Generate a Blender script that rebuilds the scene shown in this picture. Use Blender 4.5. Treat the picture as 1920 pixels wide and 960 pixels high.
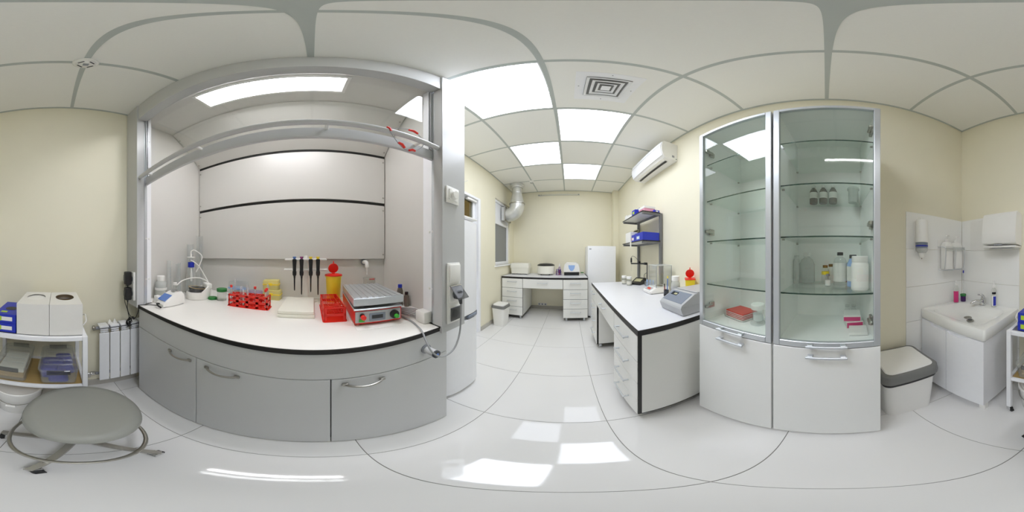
import bpy, bmesh, math, random
from mathutils import Matrix, Vector

random.seed(7)
sc = bpy.context.scene
COL = sc.collection
for o in list(bpy.data.objects):
    bpy.data.objects.remove(o)
R = math.radians

# ---------------------------------------------------------------- camera (360 degree panorama head, 1.222 m above the floor)
H = 1.222
cam = bpy.data.cameras.new('camera')
cam.type = 'PANO'
for holder in (cam, getattr(cam, 'cycles', None)):
    try:
        holder.panorama_type = 'EQUIRECTANGULAR'
    except Exception:
        pass
cam.clip_start = 0.01
cam_o = bpy.data.objects.new('camera', cam)
cam_o.location = (0, 0, H)
cam_o.rotation_euler = (R(90), 0, R(20.156))
COL.objects.link(cam_o)
sc.camera = cam_o

# ---------------------------------------------------------------- world and exposure (the room is closed; its lamps light it)
w = bpy.data.worlds.new('world')
sc.world = w
w.use_nodes = True
w.node_tree.nodes['Background'].inputs[0].default_value = (0.75, 0.83, 0.9, 1)
w.node_tree.nodes['Background'].inputs[1].default_value = 0.3
sc.view_settings.view_transform = 'Standard'
sc.view_settings.look = 'None'
sc.view_settings.gamma = 1
sc.view_settings.use_curve_mapping = False
sc.view_settings.exposure = 0.76
PANEL_LIGHT = 6.4
HOOD_LIGHT = 21
try:
    sc.cycles.use_light_tree = False
    sc.cycles.max_bounces = 12
    sc.cycles.diffuse_bounces = 7
    sc.cycles.glossy_bounces = 4
    sc.cycles.transparent_max_bounces = 20
    sc.cycles.transmission_bounces = 8
    sc.cycles.caustics_reflective = False
    sc.cycles.caustics_refractive = False
    sc.cycles.sample_clamp_indirect = 6.0
except Exception:
    pass

# ---------------------------------------------------------------- materials
def lin(h):
    h = h.lstrip('#')
    c = [int(h[i:i + 2], 16) / 255 for i in (0, 2, 4)]
    return tuple((x / 12.92 if x <= 0.04045 else ((x + 0.055) / 1.055) ** 2.4) for x in c)

MAT = {}
def mat(name, hexc, rough=0.5, metal=0.0, var=0.02, scale=30.0, bump=0.0, coat=0.0, stretch=(1, 1, 1), spec=0.5):
    m = bpy.data.materials.new(name)
    m.use_nodes = True
    nt = m.node_tree
    p = nt.nodes['Principled BSDF']
    c = lin(hexc)
    tc = nt.nodes.new('ShaderNodeTexCoord')
    mp = nt.nodes.new('ShaderNodeMapping')
    mp.inputs['Scale'].default_value = stretch
    nz = nt.nodes.new('ShaderNodeTexNoise')
    nz.inputs['Scale'].default_value = scale
    nz.inputs['Detail'].default_value = 3
    nt.links.new(tc.outputs['Object'], mp.inputs[0])
    nt.links.new(mp.outputs[0], nz.inputs['Vector'])
    mx = nt.nodes.new('ShaderNodeMix')
    mx.data_type = 'RGBA'
    mx.inputs[6].default_value = tuple(max(0, x * (1 - var)) for x in c) + (1,)
    mx.inputs[7].default_value = tuple(min(1, x * (1 + var)) for x in c) + (1,)
    nt.links.new(nz.outputs[0], mx.inputs[0])
    nt.links.new(mx.outputs[2], p.inputs['Base Color'])
    p.inputs['Roughness'].default_value = rough
    p.inputs['Metallic'].default_value = metal
    p.inputs['Specular IOR Level'].default_value = spec
    if coat:
        p.inputs['Coat Weight'].default_value = coat
        p.inputs['Coat Roughness'].default_value = 0.06
    if bump:
        b = nt.nodes.new('ShaderNodeBump')
        b.inputs['Strength'].default_value = bump
        b.inputs['Distance'].default_value = 0.002
        nt.links.new(nz.outputs[0], b.inputs['Height'])
        nt.links.new(b.outputs[0], p.inputs['Normal'])
    MAT[name] = m
    return m

def emat(name, hexc, s):
    m = bpy.data.materials.new(name)
    m.use_nodes = True
    nt = m.node_tree
    nt.nodes.remove(nt.nodes['Principled BSDF'])
    e = nt.nodes.new('ShaderNodeEmission')
    e.inputs[0].default_value = lin(hexc) + (1,)
    e.inputs[1].default_value = s
    nt.links.new(e.outputs[0], nt.nodes['Material Output'].inputs[0])
    MAT[name] = m
    return m

def glass(name, hexc, body=0.0, bodyhex='#ffffff', refl=1.0, rough=0.02, f0=0.04):
    """thin clear sheet: tinted pass-through, Schlick reflection, optional milky body"""
    m = bpy.data.materials.new(name)
    m.use_nodes = True
    nt = m.node_tree
    nt.nodes.remove(nt.nodes['Principled BSDF'])
    t = nt.nodes.new('ShaderNodeBsdfTransparent')
    t.inputs[0].default_value = lin(hexc) + (1,)
    base = t
    if body > 0:
        d = nt.nodes.new('ShaderNodeBsdfDiffuse')
        d.inputs[0].default_value = lin(bodyhex) + (1,)
        a = nt.nodes.new('ShaderNodeMixShader')
        a.inputs[0].default_value = body
        nt.links.new(t.outputs[0], a.inputs[1])
        nt.links.new(d.outputs[0], a.inputs[2])
        base = a
    g = nt.nodes.new('ShaderNodeBsdfGlossy')
    g.inputs['Roughness'].default_value = rough
    lw = nt.nodes.new('ShaderNodeLayerWeight')
    pw = nt.nodes.new('ShaderNodeMath'); pw.operation = 'POWER'; pw.inputs[1].default_value = 5
    ml = nt.nodes.new('ShaderNodeMath'); ml.operation = 'MULTIPLY_ADD'
    ml.inputs[1].default_value = (1 - f0) * refl
    ml.inputs[2].default_value = f0 * refl
    nt.links.new(lw.outputs['Facing'], pw.inputs[0])
    nt.links.new(pw.outputs[0], ml.inputs[0])
    mx = nt.nodes.new('ShaderNodeMixShader')
    nt.links.new(ml.outputs[0], mx.inputs[0])
    nt.links.new(base.outputs[0], mx.inputs[1])
    nt.links.new(g.outputs[0], mx.inputs[2])
    nt.links.new(mx.outputs[0], nt.nodes['Material Output'].inputs[0])
    MAT[name] = m
    return m

mat('wall_paint', '#eee9d3', 0.55, var=0.015, scale=6, bump=0.03)
mat('ceiling_tile', '#f3f3ef', 0.8, var=0.02, scale=120, bump=0.05)
mat('ceiling_bar', '#bcc2bf', 0.5)
mat('ceiling_base', '#c8c8c2', 0.8)
mat('floor_tile', '#ebeae8', 0.05, var=0.012, scale=3)
mat('grout', '#8f8d88', 0.8)
mat('base_tile', '#b9b6ae', 0.3)
mat('wall_tile', '#f7f7f4', 0.12, var=0.01, scale=4)
mat('white_paint', '#f4f5f8', 0.35)
mat('white_plastic', '#f1f0ec', 0.35, var=0.01)
mat('cream_plastic', '#f0eee2', 0.4)
mat('hood_grey', '#d0d1d2', 0.38, var=0.012, scale=4, spec=0.4)
mat('column_grey', '#c6c7c8', 0.3, var=0.012, scale=4)
mat('hood_panel', '#dbd9d4', 0.35, var=0.012, scale=5)
mat('worktop_white', '#f0eee9', 0.3, var=0.012, scale=8)
mat('desk_white', '#e2e3e7', 0.3, var=0.01, scale=8)
mat('drawer_white', '#eeeeea', 0.32, var=0.012, scale=6)
mat('black_edge', '#14120f', 0.4)
mat('gap_shade', '#2a2a28', 0.7)  # shade in gaps and toe recesses, put into the base colour
mat('cabinet_white', '#f0f1ef', 0.28, var=0.008, scale=5)
mat('cabinet_inner', '#fbfcfa', 0.45, var=0.008, scale=5)
mat('aluminium', '#d2d6da', 0.34, metal=0.6, var=0.03, scale=60, stretch=(1, 1, 0.1))
mat('chrome', '#d8d8d8', 0.12, metal=1.0, var=0.01)
mat('steel', '#b5b2aa', 0.28, metal=1.0, var=0.04, scale=40)
mat('satin_nickel', '#aaa79f', 0.33, metal=0.9)
mat('galvanised', '#d8d9d7', 0.32, metal=0.6, var=0.12, scale=14)
mat('shelf_grey', '#77787a', 0.45)
mat('seat_grey', '#9b9c95', 0.5, var=0.02, scale=60, bump=0.05)
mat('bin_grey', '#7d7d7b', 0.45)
mat('black_plastic', '#17181a', 0.35)
mat('dark_grey', '#3f4246', 0.4)
mat('mid_grey', '#8f9298', 0.4)
mat('device_grey', '#b4b6b8', 0.4)
mat('device_blue_grey', '#7f8794', 0.35)
mat('blue_panel', '#5f83c8', 0.4)
mat('pale_blue', '#9dbcec', 0.4)
mat('blue', '#1f33b4', 0.4)
mat('deep_blue', '#2b35a8', 0.45)
mat('red', '#e4281a', 0.35)
mat('orange_red', '#d8381a', 0.4)
mat('dark_red', '#8a1420', 0.4)
mat('yellow', '#fbe038', 0.4)
mat('lime', '#b6d62e', 0.45)
mat('green', '#1f7a33', 0.4)
mat('bright_green', '#43b83a', 0.4)
mat('purple', '#6a3a86', 0.4)
mat('plum', '#8b2f78', 0.4)
mat('pink', '#d6387c', 0.4)
mat('pale_pink', '#d99ab0', 0.4)
mat('cardboard', '#8a6a3c', 0.8)
mat('carton_white', '#e9e7e2', 0.6)
mat('paper', '#efeeea', 0.7)
mat('olive', '#b9b58e', 0.6)
mat('tan_wood', '#b79a62', 0.6, var=0.12, scale=12, stretch=(1, 6, 1))
mat('ceramic', '#eeeeea', 0.08, var=0.005, coat=0.3)
mat('screen', '#20262a', 0.2)
mat('brown_glass', '#6d675e', 0.25)
mat('black_rubber', '#1c1c1c', 0.6)
mat('bag_black', '#1d1a1c', 0.45)
mat('corridor_paint', '#c9ad62', 0.6)
mat('grey_blind', '#8b8d8c', 0.55)
mat('cable_grey', '#9a9c9e', 0.5)
mat('lamp_grey', '#c9ccc8', 0.4)
mat('liquid_clear', '#dfe3e0', 0.2)
mat('milky', '#d8d6c8', 0.35)
for k_, s_ in enumerate((1.8, 1.12, 0.55, 0.40)):
    emat('panel_emit_%d' % k_, '#eff4ff', PANEL_LIGHT * s_)
emat('hood_emit', '#fdfbff', HOOD_LIGHT)
emat('corridor_fill_emit', '#fff0d0', 9)  # glow of the added corridor fill light
glass('door_glass', '#fcfefc', refl=0.9)
glass('shelf_glass', '#fbfefc', refl=0.6)
mat('glass_edge', '#28483c', 0.15)
glass('sash_glass', '#f8f9f8', refl=0.9)
glass('clear_glass', '#fbfcfc', refl=0.8, body=0.04)
glass('clear_plastic', '#fafbfa', body=0.10, bodyhex='#f4f4f0', refl=0.8, rough=0.1)
glass('milky_plastic', '#f6f8f7', body=0.5, bodyhex='#e9ebe8', refl=0.6, rough=0.2)
glass('tub_plastic', '#fbfcfb', body=0.09, bodyhex='#f0efea', refl=0.9, rough=0.15)
glass('yellow_clear', '#fdf8cc', body=0.6, bodyhex='#fff6a8', refl=0.7, rough=0.15)
glass('smoke_clear', '#c0c1c2', body=0.15, bodyhex='#999999', refl=0.9)
glass('tube_glass', '#fbfcfc', body=0.16, bodyhex='#f4f4f6', refl=0.8)
glass('lilac_clear', '#e6dcec', body=0.15, bodyhex='#d9c2e6', refl=0.8)
glass('purple_clear', '#8e63a8', body=0.3, bodyhex='#6d3f8f', refl=0.8)
glass('pane_glass', '#dfe4e0', refl=1.0)

# ---------------------------------------------------------------- mesh helpers
WM = {}
class MB:
    def __init__(self, M=None):
        self.v = []; self.f = []; self.M = M or Matrix.Identity(4)
    def at(self, x=0, y=0, z=0, rz=0, rx=0, ry=0):
        self.M = Matrix.Translation((x, y, z)) @ Matrix.Rotation(rz, 4, 'Z') @ Matrix.Rotation(ry, 4, 'Y') @ Matrix.Rotation(rx, 4, 'X')
        return self
    def add(self, vs, fs):
        n = len(self.v)
        self.v += [tuple(self.M @ Vector(p)) for p in vs]
        self.f += [tuple(i + n for i in f) for f in fs]
        return self
    def box(self, x0, x1, y0, y1, z0, z1, b=0.0, seg=2):
        x0, x1 = min(x0, x1), max(x0, x1); y0, y1 = min(y0, y1), max(y0, y1); z0, z1 = min(z0, z1), max(z0, z1)
        vs = [(x, y, z) for x in (x0, x1) for y in (y0, y1) for z in (z0, z1)]
        fs = [(0, 1, 3, 2), (4, 6, 7, 5), (0, 4, 5, 1), (2, 3, 7, 6), (0, 2, 6, 4), (1, 5, 7, 3)]
        b = min(b, 0.49 * min(x1 - x0, y1 - y0, z1 - z0))
        if b <= 0:
            return self.add(vs, fs)
        bm = bmesh.new()
        bv = [bm.verts.new(p) for p in vs]
        for f in fs:
            bm.faces.new([bv[i] for i in f])
        bmesh.ops.bevel(bm, geom=bm.edges[:], offset=b, segments=seg, affect='EDGES', profile=0.5)
        bm.verts.ensure_lookup_table()
        bm.verts.index_update()
        vs = [tuple(p.co) for p in bm.verts]
        fs = [tuple(p.index for p in f.verts) for f in bm.faces]
        bm.free()
        return self.add(vs, fs)
    def loft(self, rings, cap=True, closed=False):
        n = len(rings[0]); vs = [p for r in rings for p in r]; fs = []
        m = len(rings)
        for k in range(m if closed else m - 1):
            a = k * n; b = ((k + 1) % m) * n
            for i in range(n):
                j = (i + 1) % n
                fs.append((a + i, a + j, b + j, b + i))
        if cap and not closed:
            fs.append(tuple(reversed(range(n))))
            fs.append(tuple(range((m - 1) * n, m * n)))
        return self.add(vs, fs)
    def lathe(self, prof, c=(0, 0, 0), seg=24, axis='z', cap=True):
        rings = []
        for r, h in prof:
            r = max(r, 1e-5)
            ring = []
            for i in range(seg):
                a = 2 * math.pi * i / seg
                p = (r * math.cos(a), r * math.sin(a), h)
                if axis == 'x': p = (h, p[0], p[1])
                elif axis == 'y': p = (p[1], h, p[0])
                ring.append((p[0] + c[0], p[1] + c[1], p[2] + c[2]))
            rings.append(ring)
        return self.loft(rings, cap)
    def cyl(self, c, r, h, axis='z', seg=20, b=0.0):
        pr = [(r, 0), (r, h)] if not b else [(r - b, 0), (r, b), (r, h - b), (r - b, h)]
        return self.lathe(pr, c, seg, axis)
    def prism(self, poly, a, b, axis='y'):
        def mk(p, t):
            return {'x': (t, p[0], p[1]), 'y': (p[0], t, p[1]), 'z': (p[0], p[1], t)}[axis]
        return self.loft([[mk(p, a) for p in poly], [mk(p, b) for p in poly]])
    def tube(self, pts, r, seg=8, closed=False):
        P = [Vector(p) for p in pts]
        n = len(P); rings = []
        t0 = (P[1] - P[0]).normalized()
        up = Vector((0, 0, 1)) if abs(t0.z) < 0.9 else Vector((1, 0, 0))
        u = t0.cross(up).normalized()
        for i in range(n):
            if closed:
                t = (P[(i + 1) % n] - P[i - 1]).normalized()
            else:
                t = (P[min(i + 1, n - 1)] - P[max(i - 1, 0)]).normalized()
            u = (u - t * u.dot(t)).normalized()
            v = t.cross(u)
            rr = r[i] if isinstance(r, (list, tuple)) else r
            rings.append([tuple(P[i] + (u * math.cos(2 * math.pi * k / seg) + v * math.sin(2 * math.pi * k / seg)) * rr) for k in range(seg)])
        return self.loft(rings, True, closed)
    def build(self, name, m, parent=None, local=False, angle=35):
        me = bpy.data.meshes.new(name)
        vs = self.v
        if parent is not None and not local:
            inv = WM[parent.name].inverted()
            vs = [tuple(inv @ Vector(p)) for p in vs]
        me.from_pydata(vs, [], self.f)
        bm = bmesh.new(); bm.from_mesh(me)
        bmesh.ops.recalc_face_normals(bm, faces=bm.faces[:])
        bm.to_mesh(me); bm.free()
        me.materials.append(MAT[m])
        me.shade_smooth()
        try:
            me.set_sharp_from_angle(angle=R(angle))
        except Exception:
            pass
        o = bpy.data.objects.new(name, me)
        COL.objects.link(o)
        if parent is not None:
            o.parent = parent
            WM[o.name] = WM[parent.name]
        else:
            WM[o.name] = Matrix.Identity(4)
        return o
    def solo(self, name, m, loc, label, cat, group=None, kind=None, angle=35):
        """a thing that is one mesh, authored in world space, origin moved to loc"""
        self.v = [(p[0] - loc[0], p[1] - loc[1], p[2] - loc[2]) for p in self.v]
        o = self.build(name, m, angle=angle)
        o.location = loc
        WM[o.name] = Matrix.Translation(loc)
        return tag(o, label, cat, group, kind)

def tag(o, label=None, cat=None, group=None, kind=None):
    if label: o['label'] = label
    if cat: o['category'] = cat
    if group: o['group'] = group
    if kind: o['kind'] = kind
    return o

def thing(name, loc, label, cat, group=None, rz=0.0, kind=None):
    o = bpy.data.objects.new(name, None)
    o.empty_display_size = 0.05
    o.location = loc
    o.rotation_euler = (0, 0, rz)
    COL.objects.link(o)
    WM[o.name] = Matrix.Translation(loc) @ Matrix.Rotation(rz, 4, 'Z')
    return tag(o, label, cat, group, kind)

def copy_tree(root, loc, rz=None, label=None, parent=None):
    c = root.copy(); COL.objects.link(c)
    if parent is None:
        c.location = loc
        if rz is not None: c.rotation_euler = (0, 0, rz)
        if label: c['label'] = label
        WM[c.name] = Matrix.Translation(loc) @ Matrix.Rotation(c.rotation_euler[2], 4, 'Z')
    else:
        c.parent = parent
        WM[c.name] = WM[parent.name]
    for ch in list(root.children):
        copy_tree(ch, None, parent=c)
    return c

def arc_patch(mb, c, r, a0, a1, z0, z1, n=10, th=0.0006):
    """curved label: a strip of a cylinder of radius r from angle a0 to a1"""
    rings = []
    for k in range(n + 1):
        a = a0 + (a1 - a0) * k / n
        u = (math.cos(a), math.sin(a))
        rings.append([(c[0] + u[0] * r, c[1] + u[1] * r, c[2] + z0), (c[0] + u[0] * (r + th), c[1] + u[1] * (r + th), c[2] + z0), (c[0] + u[0] * (r + th), c[1] + u[1] * (r + th), c[2] + z1), (c[0] + u[0] * r, c[1] + u[1] * r, c[2] + z1)])
    return mb.loft(rings)

def rrect(cx, cy, w, d, r, z, n=5):
    pts = []
    r = min(r, w / 2 - 1e-4, d / 2 - 1e-4)
    for (sx, sy, a0) in ((1, 1, 0), (-1, 1, 90), (-1, -1, 180), (1, -1, 270)):
        for k in range(n + 1):
            a = R(a0 + 90 * k / n)
            pts.append((cx + sx * (w / 2 - r) + r * math.cos(a), cy + sy * (d / 2 - r) + r * math.sin(a), z))
    return pts

def spline(pts, n=8, closed=False):
    P = [Vector(p) for p in pts]; out = []
    m = len(P)
    for i in range(m if closed else m - 1):
        if closed:
            p0, p1, p2, p3 = P[i - 1], P[i], P[(i + 1) % m], P[(i + 2) % m]
        else:
            p0, p1, p2, p3 = P[max(i - 1, 0)], P[i], P[i + 1], P[min(i + 2, m - 1)]
        for k in range(n):
            t = k / n
            out.append(tuple(0.5 * ((2 * p1) + (-p0 + p2) * t + (2 * p0 - 5 * p1 + 4 * p2 - p3) * t * t + (-p0 + 3 * p1 - 3 * p2 + p3) * t ** 3)))
    if not closed: out.append(tuple(P[-1]))
    return out

def struct(name, mb, m, parent=None):
    o = mb.build(name, m, parent)
    if parent is None: o['kind'] = 'structure'
    return o

def part(mb, name, m, parent, label=None, local=False, angle=35):
    o = mb.build(name, m, parent, local, angle)
    if label: o['label'] = label
    return o

# ================================================================ THE ROOM
XL, XN, XR, YB, YF, ZC = -1.28, -1.56, 1.072, -1.19, 3.61, 2.743
YJ = 0.745          # the left wall steps back behind the fume hood here
DY0, DY1, DZ = 1.16, 2.045, 2.078      # doorway in the left wall
WY0, WY1, WZ0, WZ1 = 2.62, 3.33, 1.05, 2.32   # window in the left wall

floor = struct('floor', MB().box(-2.6, XR + 0.1, YB - 0.1, YF + 0.1, -0.08, -0.0035), 'grout')
tile_cache = {}
def tiles(parent, name, m, xs, ys, z0, z1, gap, bounds, skip=(), bev=0.0008):
    bx0, bx1, by0, by1 = bounds
    for i in range(len(xs) - 1):
        for j in range(len(ys) - 1):
            if (i, j) in skip: continue
            x0 = max(xs[i] + gap / 2, bx0); x1 = min(xs[i + 1] - gap / 2, bx1)
            y0 = max(ys[j] + gap / 2, by0); y1 = min(ys[j + 1] - gap / 2, by1)
            if x1 - x0 < 0.02 or y1 - y0 < 0.02: continue
            key = (name, round(x1 - x0, 4), round(y1 - y0, 4))
            c = ((x0 + x1) / 2, (y0 + y1) / 2, z0)
            if key in tile_cache:
                o = bpy.data.objects.new(name, tile_cache[key])
                COL.objects.link(o); o.parent = parent; WM[o.name] = WM[parent.name]
            else:
                o = MB().box(-(x1 - x0) / 2, (x1 - x0) / 2, -(y1 - y0) / 2, (y1 - y0) / 2, 0, z1 - z0, bev, 1).build(name, m, parent, local=True)
                tile_cache[key] = o.data
            o.location = c
fx = [-0.428 + 0.603 * k for k in range(-3, 4)]
fy = [0.148 + 0.598 * k for k in range(-3, 7)]
tiles(floor, 'floor_tile', 'floor_tile', fx, fy, -0.0035, 0.0, 0.003, (XN, XR, YB, YF))

ceiling = struct('ceiling', MB().box(-2.6, XR + 0.1, YB - 0.1, YF + 0.1, 2.765, 2.83), 'ceiling_base')
cx = [-0.105 + 0.6 * k for k in range(-3, 3)]
cy = [-0.009 + 0.6 * k for k in range(-2, 8)]
# light panels and the vent replace single tiles
skip = [(2, 3), (3, 4), (2, 5), (3, 6), (3, 3)]
tiles(ceiling, 'ceiling_tile', 'ceiling_tile', cx, cy, 2.7445, 2.760, 0.020, (XN, XR, YB, YF), skip, 0.001)
for x in cx[1:-1]:
    if XN < x < XR:
        part(MB().box(x - 0.012, x + 0.012, YB, YF, ZC, 2.7455), 'ceiling_bar', 'ceiling_bar', ceiling)
for y in cy:
    if YB < y < YF:
        part(MB().box(XN, XR, y - 0.012, y + 0.012, ZC + 0.0004, 2.7450), 'ceiling_bar', 'ceiling_bar', ceiling)
for b in ((XR - 0.018, XR, YB, YF), (XN, XR, YB, YB + 0.018), (XL, XR, YF - 0.018, YF), (XL, XL + 0.018, YJ, YF)):
    part(MB().box(*b, ZC - 0.0006, 2.7445), 'edge_trim', 'ceiling_bar', ceiling)

wall_r = struct('wall_right', MB().box(XR, XR + 0.1, YB - 0.1, YF + 0.1, 0, 2.78), 'wall_paint')
wall_b = struct('wall_back', MB().box(XN - 0.1, XR, YB - 0.1, YB, 0, 2.78), 'wall_paint')
wall_f = struct('wall_far', MB().box(XL - 0.1, XR, YF, YF + 0.1, 0, 2.78), 'wall_paint')
wl = MB()
T = 0.16
wl.box(XN - 0.1, XN, YB, YJ + 0.1, 0, 2.78).box(XN, XL, YJ, YJ + 0.1, 0, 2.78)
wl.box(XL - T, XL, YJ + 0.1, DY0, 0, 2.78).box(XL - T, XL, DY0, DY1, DZ, 2.78)
wl.box(XL - T, XL, DY1, WY0, 0, 2.78).box(XL - T, XL, WY0, WY1, 0, WZ0).box(XL - T, XL, WY0, WY1, WZ1, 2.78)
wl.box(XL - T, XL, WY1, YF, 0, 2.78)
wall_l = struct('wall_left', wl, 'wall_paint')
struct('trim_1', MB().box(0.952, XR, 3.43, YF, 0, 2.742), 'wall_paint')

# skirting tiles
struct('baseboard_left', MB().box(XL, XL + 0.012, DY1 + 0.07, YF, 0, 0.075, 0.002, 1), 'base_tile')
struct('baseboard_far', MB().box(XL + 0.012, 0.952, YF - 0.012, YF, 0, 0.075, 0.002, 1), 'base_tile')
struct('baseboard_right', MB().box(XR - 0.012, XR, 0.72, 3.43, 0, 0.075, 0.002, 1), 'base_tile')
struct('baseboard_back', MB().box(-0.62, 0.47, YB, YB + 0.012, 0, 0.075, 0.002, 1), 'base_tile')

# splashback tiles over the wash basin, set on both walls of the corner
zz = [0.12 + 0.2885 * k for k in range(6)]
for k in range(5):
    part(MB().box(XR - 0.008, XR - 0.0005, YB + 0.009, -0.576, zz[k] + 0.001, zz[k + 1] - 0.001, 0.001, 1), 'wall_tile', 'wall_tile', wall_r)
    part(MB().box(0.474, XR - 0.009, YB + 0.0005, YB + 0.008, zz[k] + 0.001, zz[k + 1] - 0.001, 0.001, 1), 'wall_tile', 'wall_tile', wall_b)

# doorway with a glazed white door, corridor beyond
door = thing('door_1', (XL, DY0, 0), 'white framed glazed door behind the refrigerator', None, kind='structure')
dm = MB()
dm.box(XL - 0.10, XL + 0.012, DY1 - 0.005, DY1 + 0.055, 0, DZ + 0.035, 0.004, 1)
dm.box(XL - 0.10, XL + 0.012, DY0 - 0.055, DY0 + 0.005, 0, DZ + 0.035, 0.004, 1)
dm.box(XL - 0.10, XL + 0.012, DY0, DY1, DZ - 0.005, DZ + 0.035, 0.004, 1)
part(dm, 'door_frame', 'white_paint', door)
lf = MB()
y0, y1 = DY0 + 0.01, DY1 - 0.01
lf.box(XL - 0.09, XL - 0.05, y0, y0 + 0.09, 0.01, DZ - 0.01, 0.004, 1).box(XL - 0.09, XL - 0.05, y1 - 0.05, y1, 0.01, DZ - 0.01, 0.004, 1)
lf.box(XL - 0.09, XL - 0.05, y0 + 0.09, y1 - 0.05, DZ - 0.022, DZ - 0.01, 0.004, 1).box(XL - 0.09, XL - 0.05, y0 + 0.09, y1 - 0.05, 0.01, 0.9, 0.004, 1)
part(lf, 'door_leaf', 'white_paint', door)
part(MB().box(XL - 0.075, XL - 0.069, y0 + 0.085, y1 - 0.045, 0.895, DZ - 0.018), 'pane', 'pane_glass', door)
part(MB().box(XL - 0.05, XL - 0.005, y1 - 0.24, y1 - 0.01, DZ - 0.045, DZ - 0.012, 0.006), 'door_closer', 'white_plastic', door)
cor = MB().box(-2.6, -2.55, 0.9, 2.5, 0, 2.78).box(-2.55, XL - T, 0.85, 0.9, 0, 2.78).box(-2.55, XL - T, 2.45, 2.5, 0, 2.78)
struct('wall_corridor', cor, 'corridor_paint')
part(MB().box(-2.55, -2.53, 1.95, 2.40, 0.02, 2.0, 0.003, 1), 'far_door', 'white_paint', bpy.data.objects['wall_corridor'])
cl = thing('corridor_fill_light', (-2.0, 1.7, 2.70), 'added square fill light that brightens the corridor beyond the door', 'ceiling light')  # added light without a known source, keeps the corridor from going dark
part(MB().box(-2.15, -1.85, 1.55, 1.85, 2.715, 2.764, 0.004, 1), 'housing', 'white_plastic', cl)
part(MB().box(-2.14, -1.86, 1.56, 1.84, 2.708, 2.7145), 'diffuser', 'corridor_fill_emit', cl)

# window: grey lower pane, white upper panel that takes the duct
win = thing('window_1', (XL, WY0, WZ0), 'white framed window with grey lower pane', None, kind='structure')
fm = MB()
xa, xb = XL - 0.09, XL - 0.03
fm.box(xa, xb, WY0, WY0 + 0.05, WZ0, WZ1, 0.004, 1).box(xa, xb, WY1 - 0.05, WY1, WZ0, WZ1, 0.004, 1)
fm.box(xa, xb, WY0 + 0.05, WY1 - 0.05, WZ0, WZ0 + 0.06, 0.004, 1).box(xa, xb, WY0 + 0.05, WY1 - 0.05, WZ1 - 0.055, WZ1, 0.004, 1)
fm.box(xa, xb, WY0 + 0.05, WY1 - 0.05, 1.83, 1.88, 0.004, 1)
part(fm, 'window_frame', 'white_paint', win)
part(MB().box(xa + 0.02, xa + 0.03, WY0 + 0.05, WY1 - 0.05, WZ0 + 0.06, 1.83), 'pane', 'grey_blind', win, 'grey lower pane')
part(MB().box(xa + 0.02, xa + 0.035, WY0 + 0.05, WY1 - 0.05, 1.88, WZ1 - 0.055), 'upper_panel', 'white_paint', win)
part(MB().box(XL - 0.03, XL + 0.03, WY0 - 0.02, WY1 + 0.02, WZ0 - 0.025, WZ0, 0.004, 1), 'window_sill', 'white_paint', win)

# ceiling light panels
def ceil_light(i, j, label, k):
    x0, x1, y0, y1 = cx[i] + 0.012, cx[i + 1] - 0.012, cy[j] + 0.012, cy[j + 1] - 0.012
    t = thing('ceiling_light', ((x0 + x1) / 2, (y0 + y1) / 2, 2.744), label, 'ceiling light', 'square ceiling light panels')
    f = MB()
    e = 0.006
    f.box(x0, x1, y0, y0 + e, 2.744, 2.764).box(x0, x1, y1 - e, y1, 2.744, 2.764).box(x0, x0 + e, y0 + e, y1 - e, 2.744, 2.764).box(x1 - e, x1, y0 + e, y1 - e, 2.744, 2.764)
    part(f, 'frame', 'white_paint', t)
    part(MB().box(x0 + e, x1 - e, y0 + e, y1 - e, 2.7465, 2.755), 'diffuser', 'panel_emit_%d' % k, t)
ceil_light(2, 3, 'square glowing ceiling panel nearest the fume hood, partly behind its grey column', 0)
ceil_light(3, 4, 'square glowing ceiling panel next to the air vent', 1)
ceil_light(2, 5, 'square glowing ceiling panel third away from the fume hood column', 2)
ceil_light(3, 6, 'smallest-looking glowing ceiling panel, nearest the far wall', 3)

# air vent tile
v = thing('ceiling_vent', (0.2, 0.885, 2.744), 'square white ceiling air vent with nested louvres', 'air vent')
part(MB().box(cx[3] + 0.011, cx[4] - 0.011, cy[3] + 0.011, cy[4] - 0.011, 2.7445, 2.7595, 0.001, 1), 'tile_panel', 'ceiling_tile', v)
vp = MB(); vx, vy = 0.2, 0.883
def sqframe(mb, cxx, cyy, ro, ri, zo, zi, th):
    a = [(cxx - ro, cyy - ro, zo), (cxx + ro, cyy - ro, zo), (cxx + ro, cyy + ro, zo), (cxx - ro, cyy + ro, zo)]
    b = [(cxx - ri, cyy - ri, zi), (cxx + ri, cyy - ri, zi), (cxx + ri, cyy + ri, zi), (cxx - ri, cyy + ri, zi)]
    up = lambda r: [(p[0], p[1], p[2] + th) for p in r]
    mb.loft([a, b, up(b), up(a)], closed=True)
sqframe(vp, vx, vy, 0.17, 0.118, 2.7415, 2.7400, 0.003)
part(vp, 'face_plate', 'white_paint', v)
part(MB().box(vx - 0.117, vx + 0.117, vy - 0.117, vy + 0.117, 2.7432, 2.7442), 'opening_shade', 'bin_grey', v)  # flat grey sheet painting the shade between the louvres
for ro, ri in ((0.116, 0.100), (0.085, 0.068), (0.053, 0.039)):
    m_ = MB(); sqframe(m_, vx, vy, ro, ri, 2.728, 2.7385, 0.0015)
    part(m_, 'louvre', 'white_paint', v)
part(MB().box(vx - 0.026, vx + 0.026, vy - 0.026, vy + 0.026, 2.727, 2.730, 0.001, 1), 'centre_plate', 'white_paint', v)
for sx, sy in ((0.15, 0), (-0.15, 0), (0, 0.15), (0, -0.15)):
    part(MB().lathe([(0.004, 2.7395), (0.004, 2.7412)], (vx + sx, vy + sy, 0), 10), 'screw', 'mid_grey', v)

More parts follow.
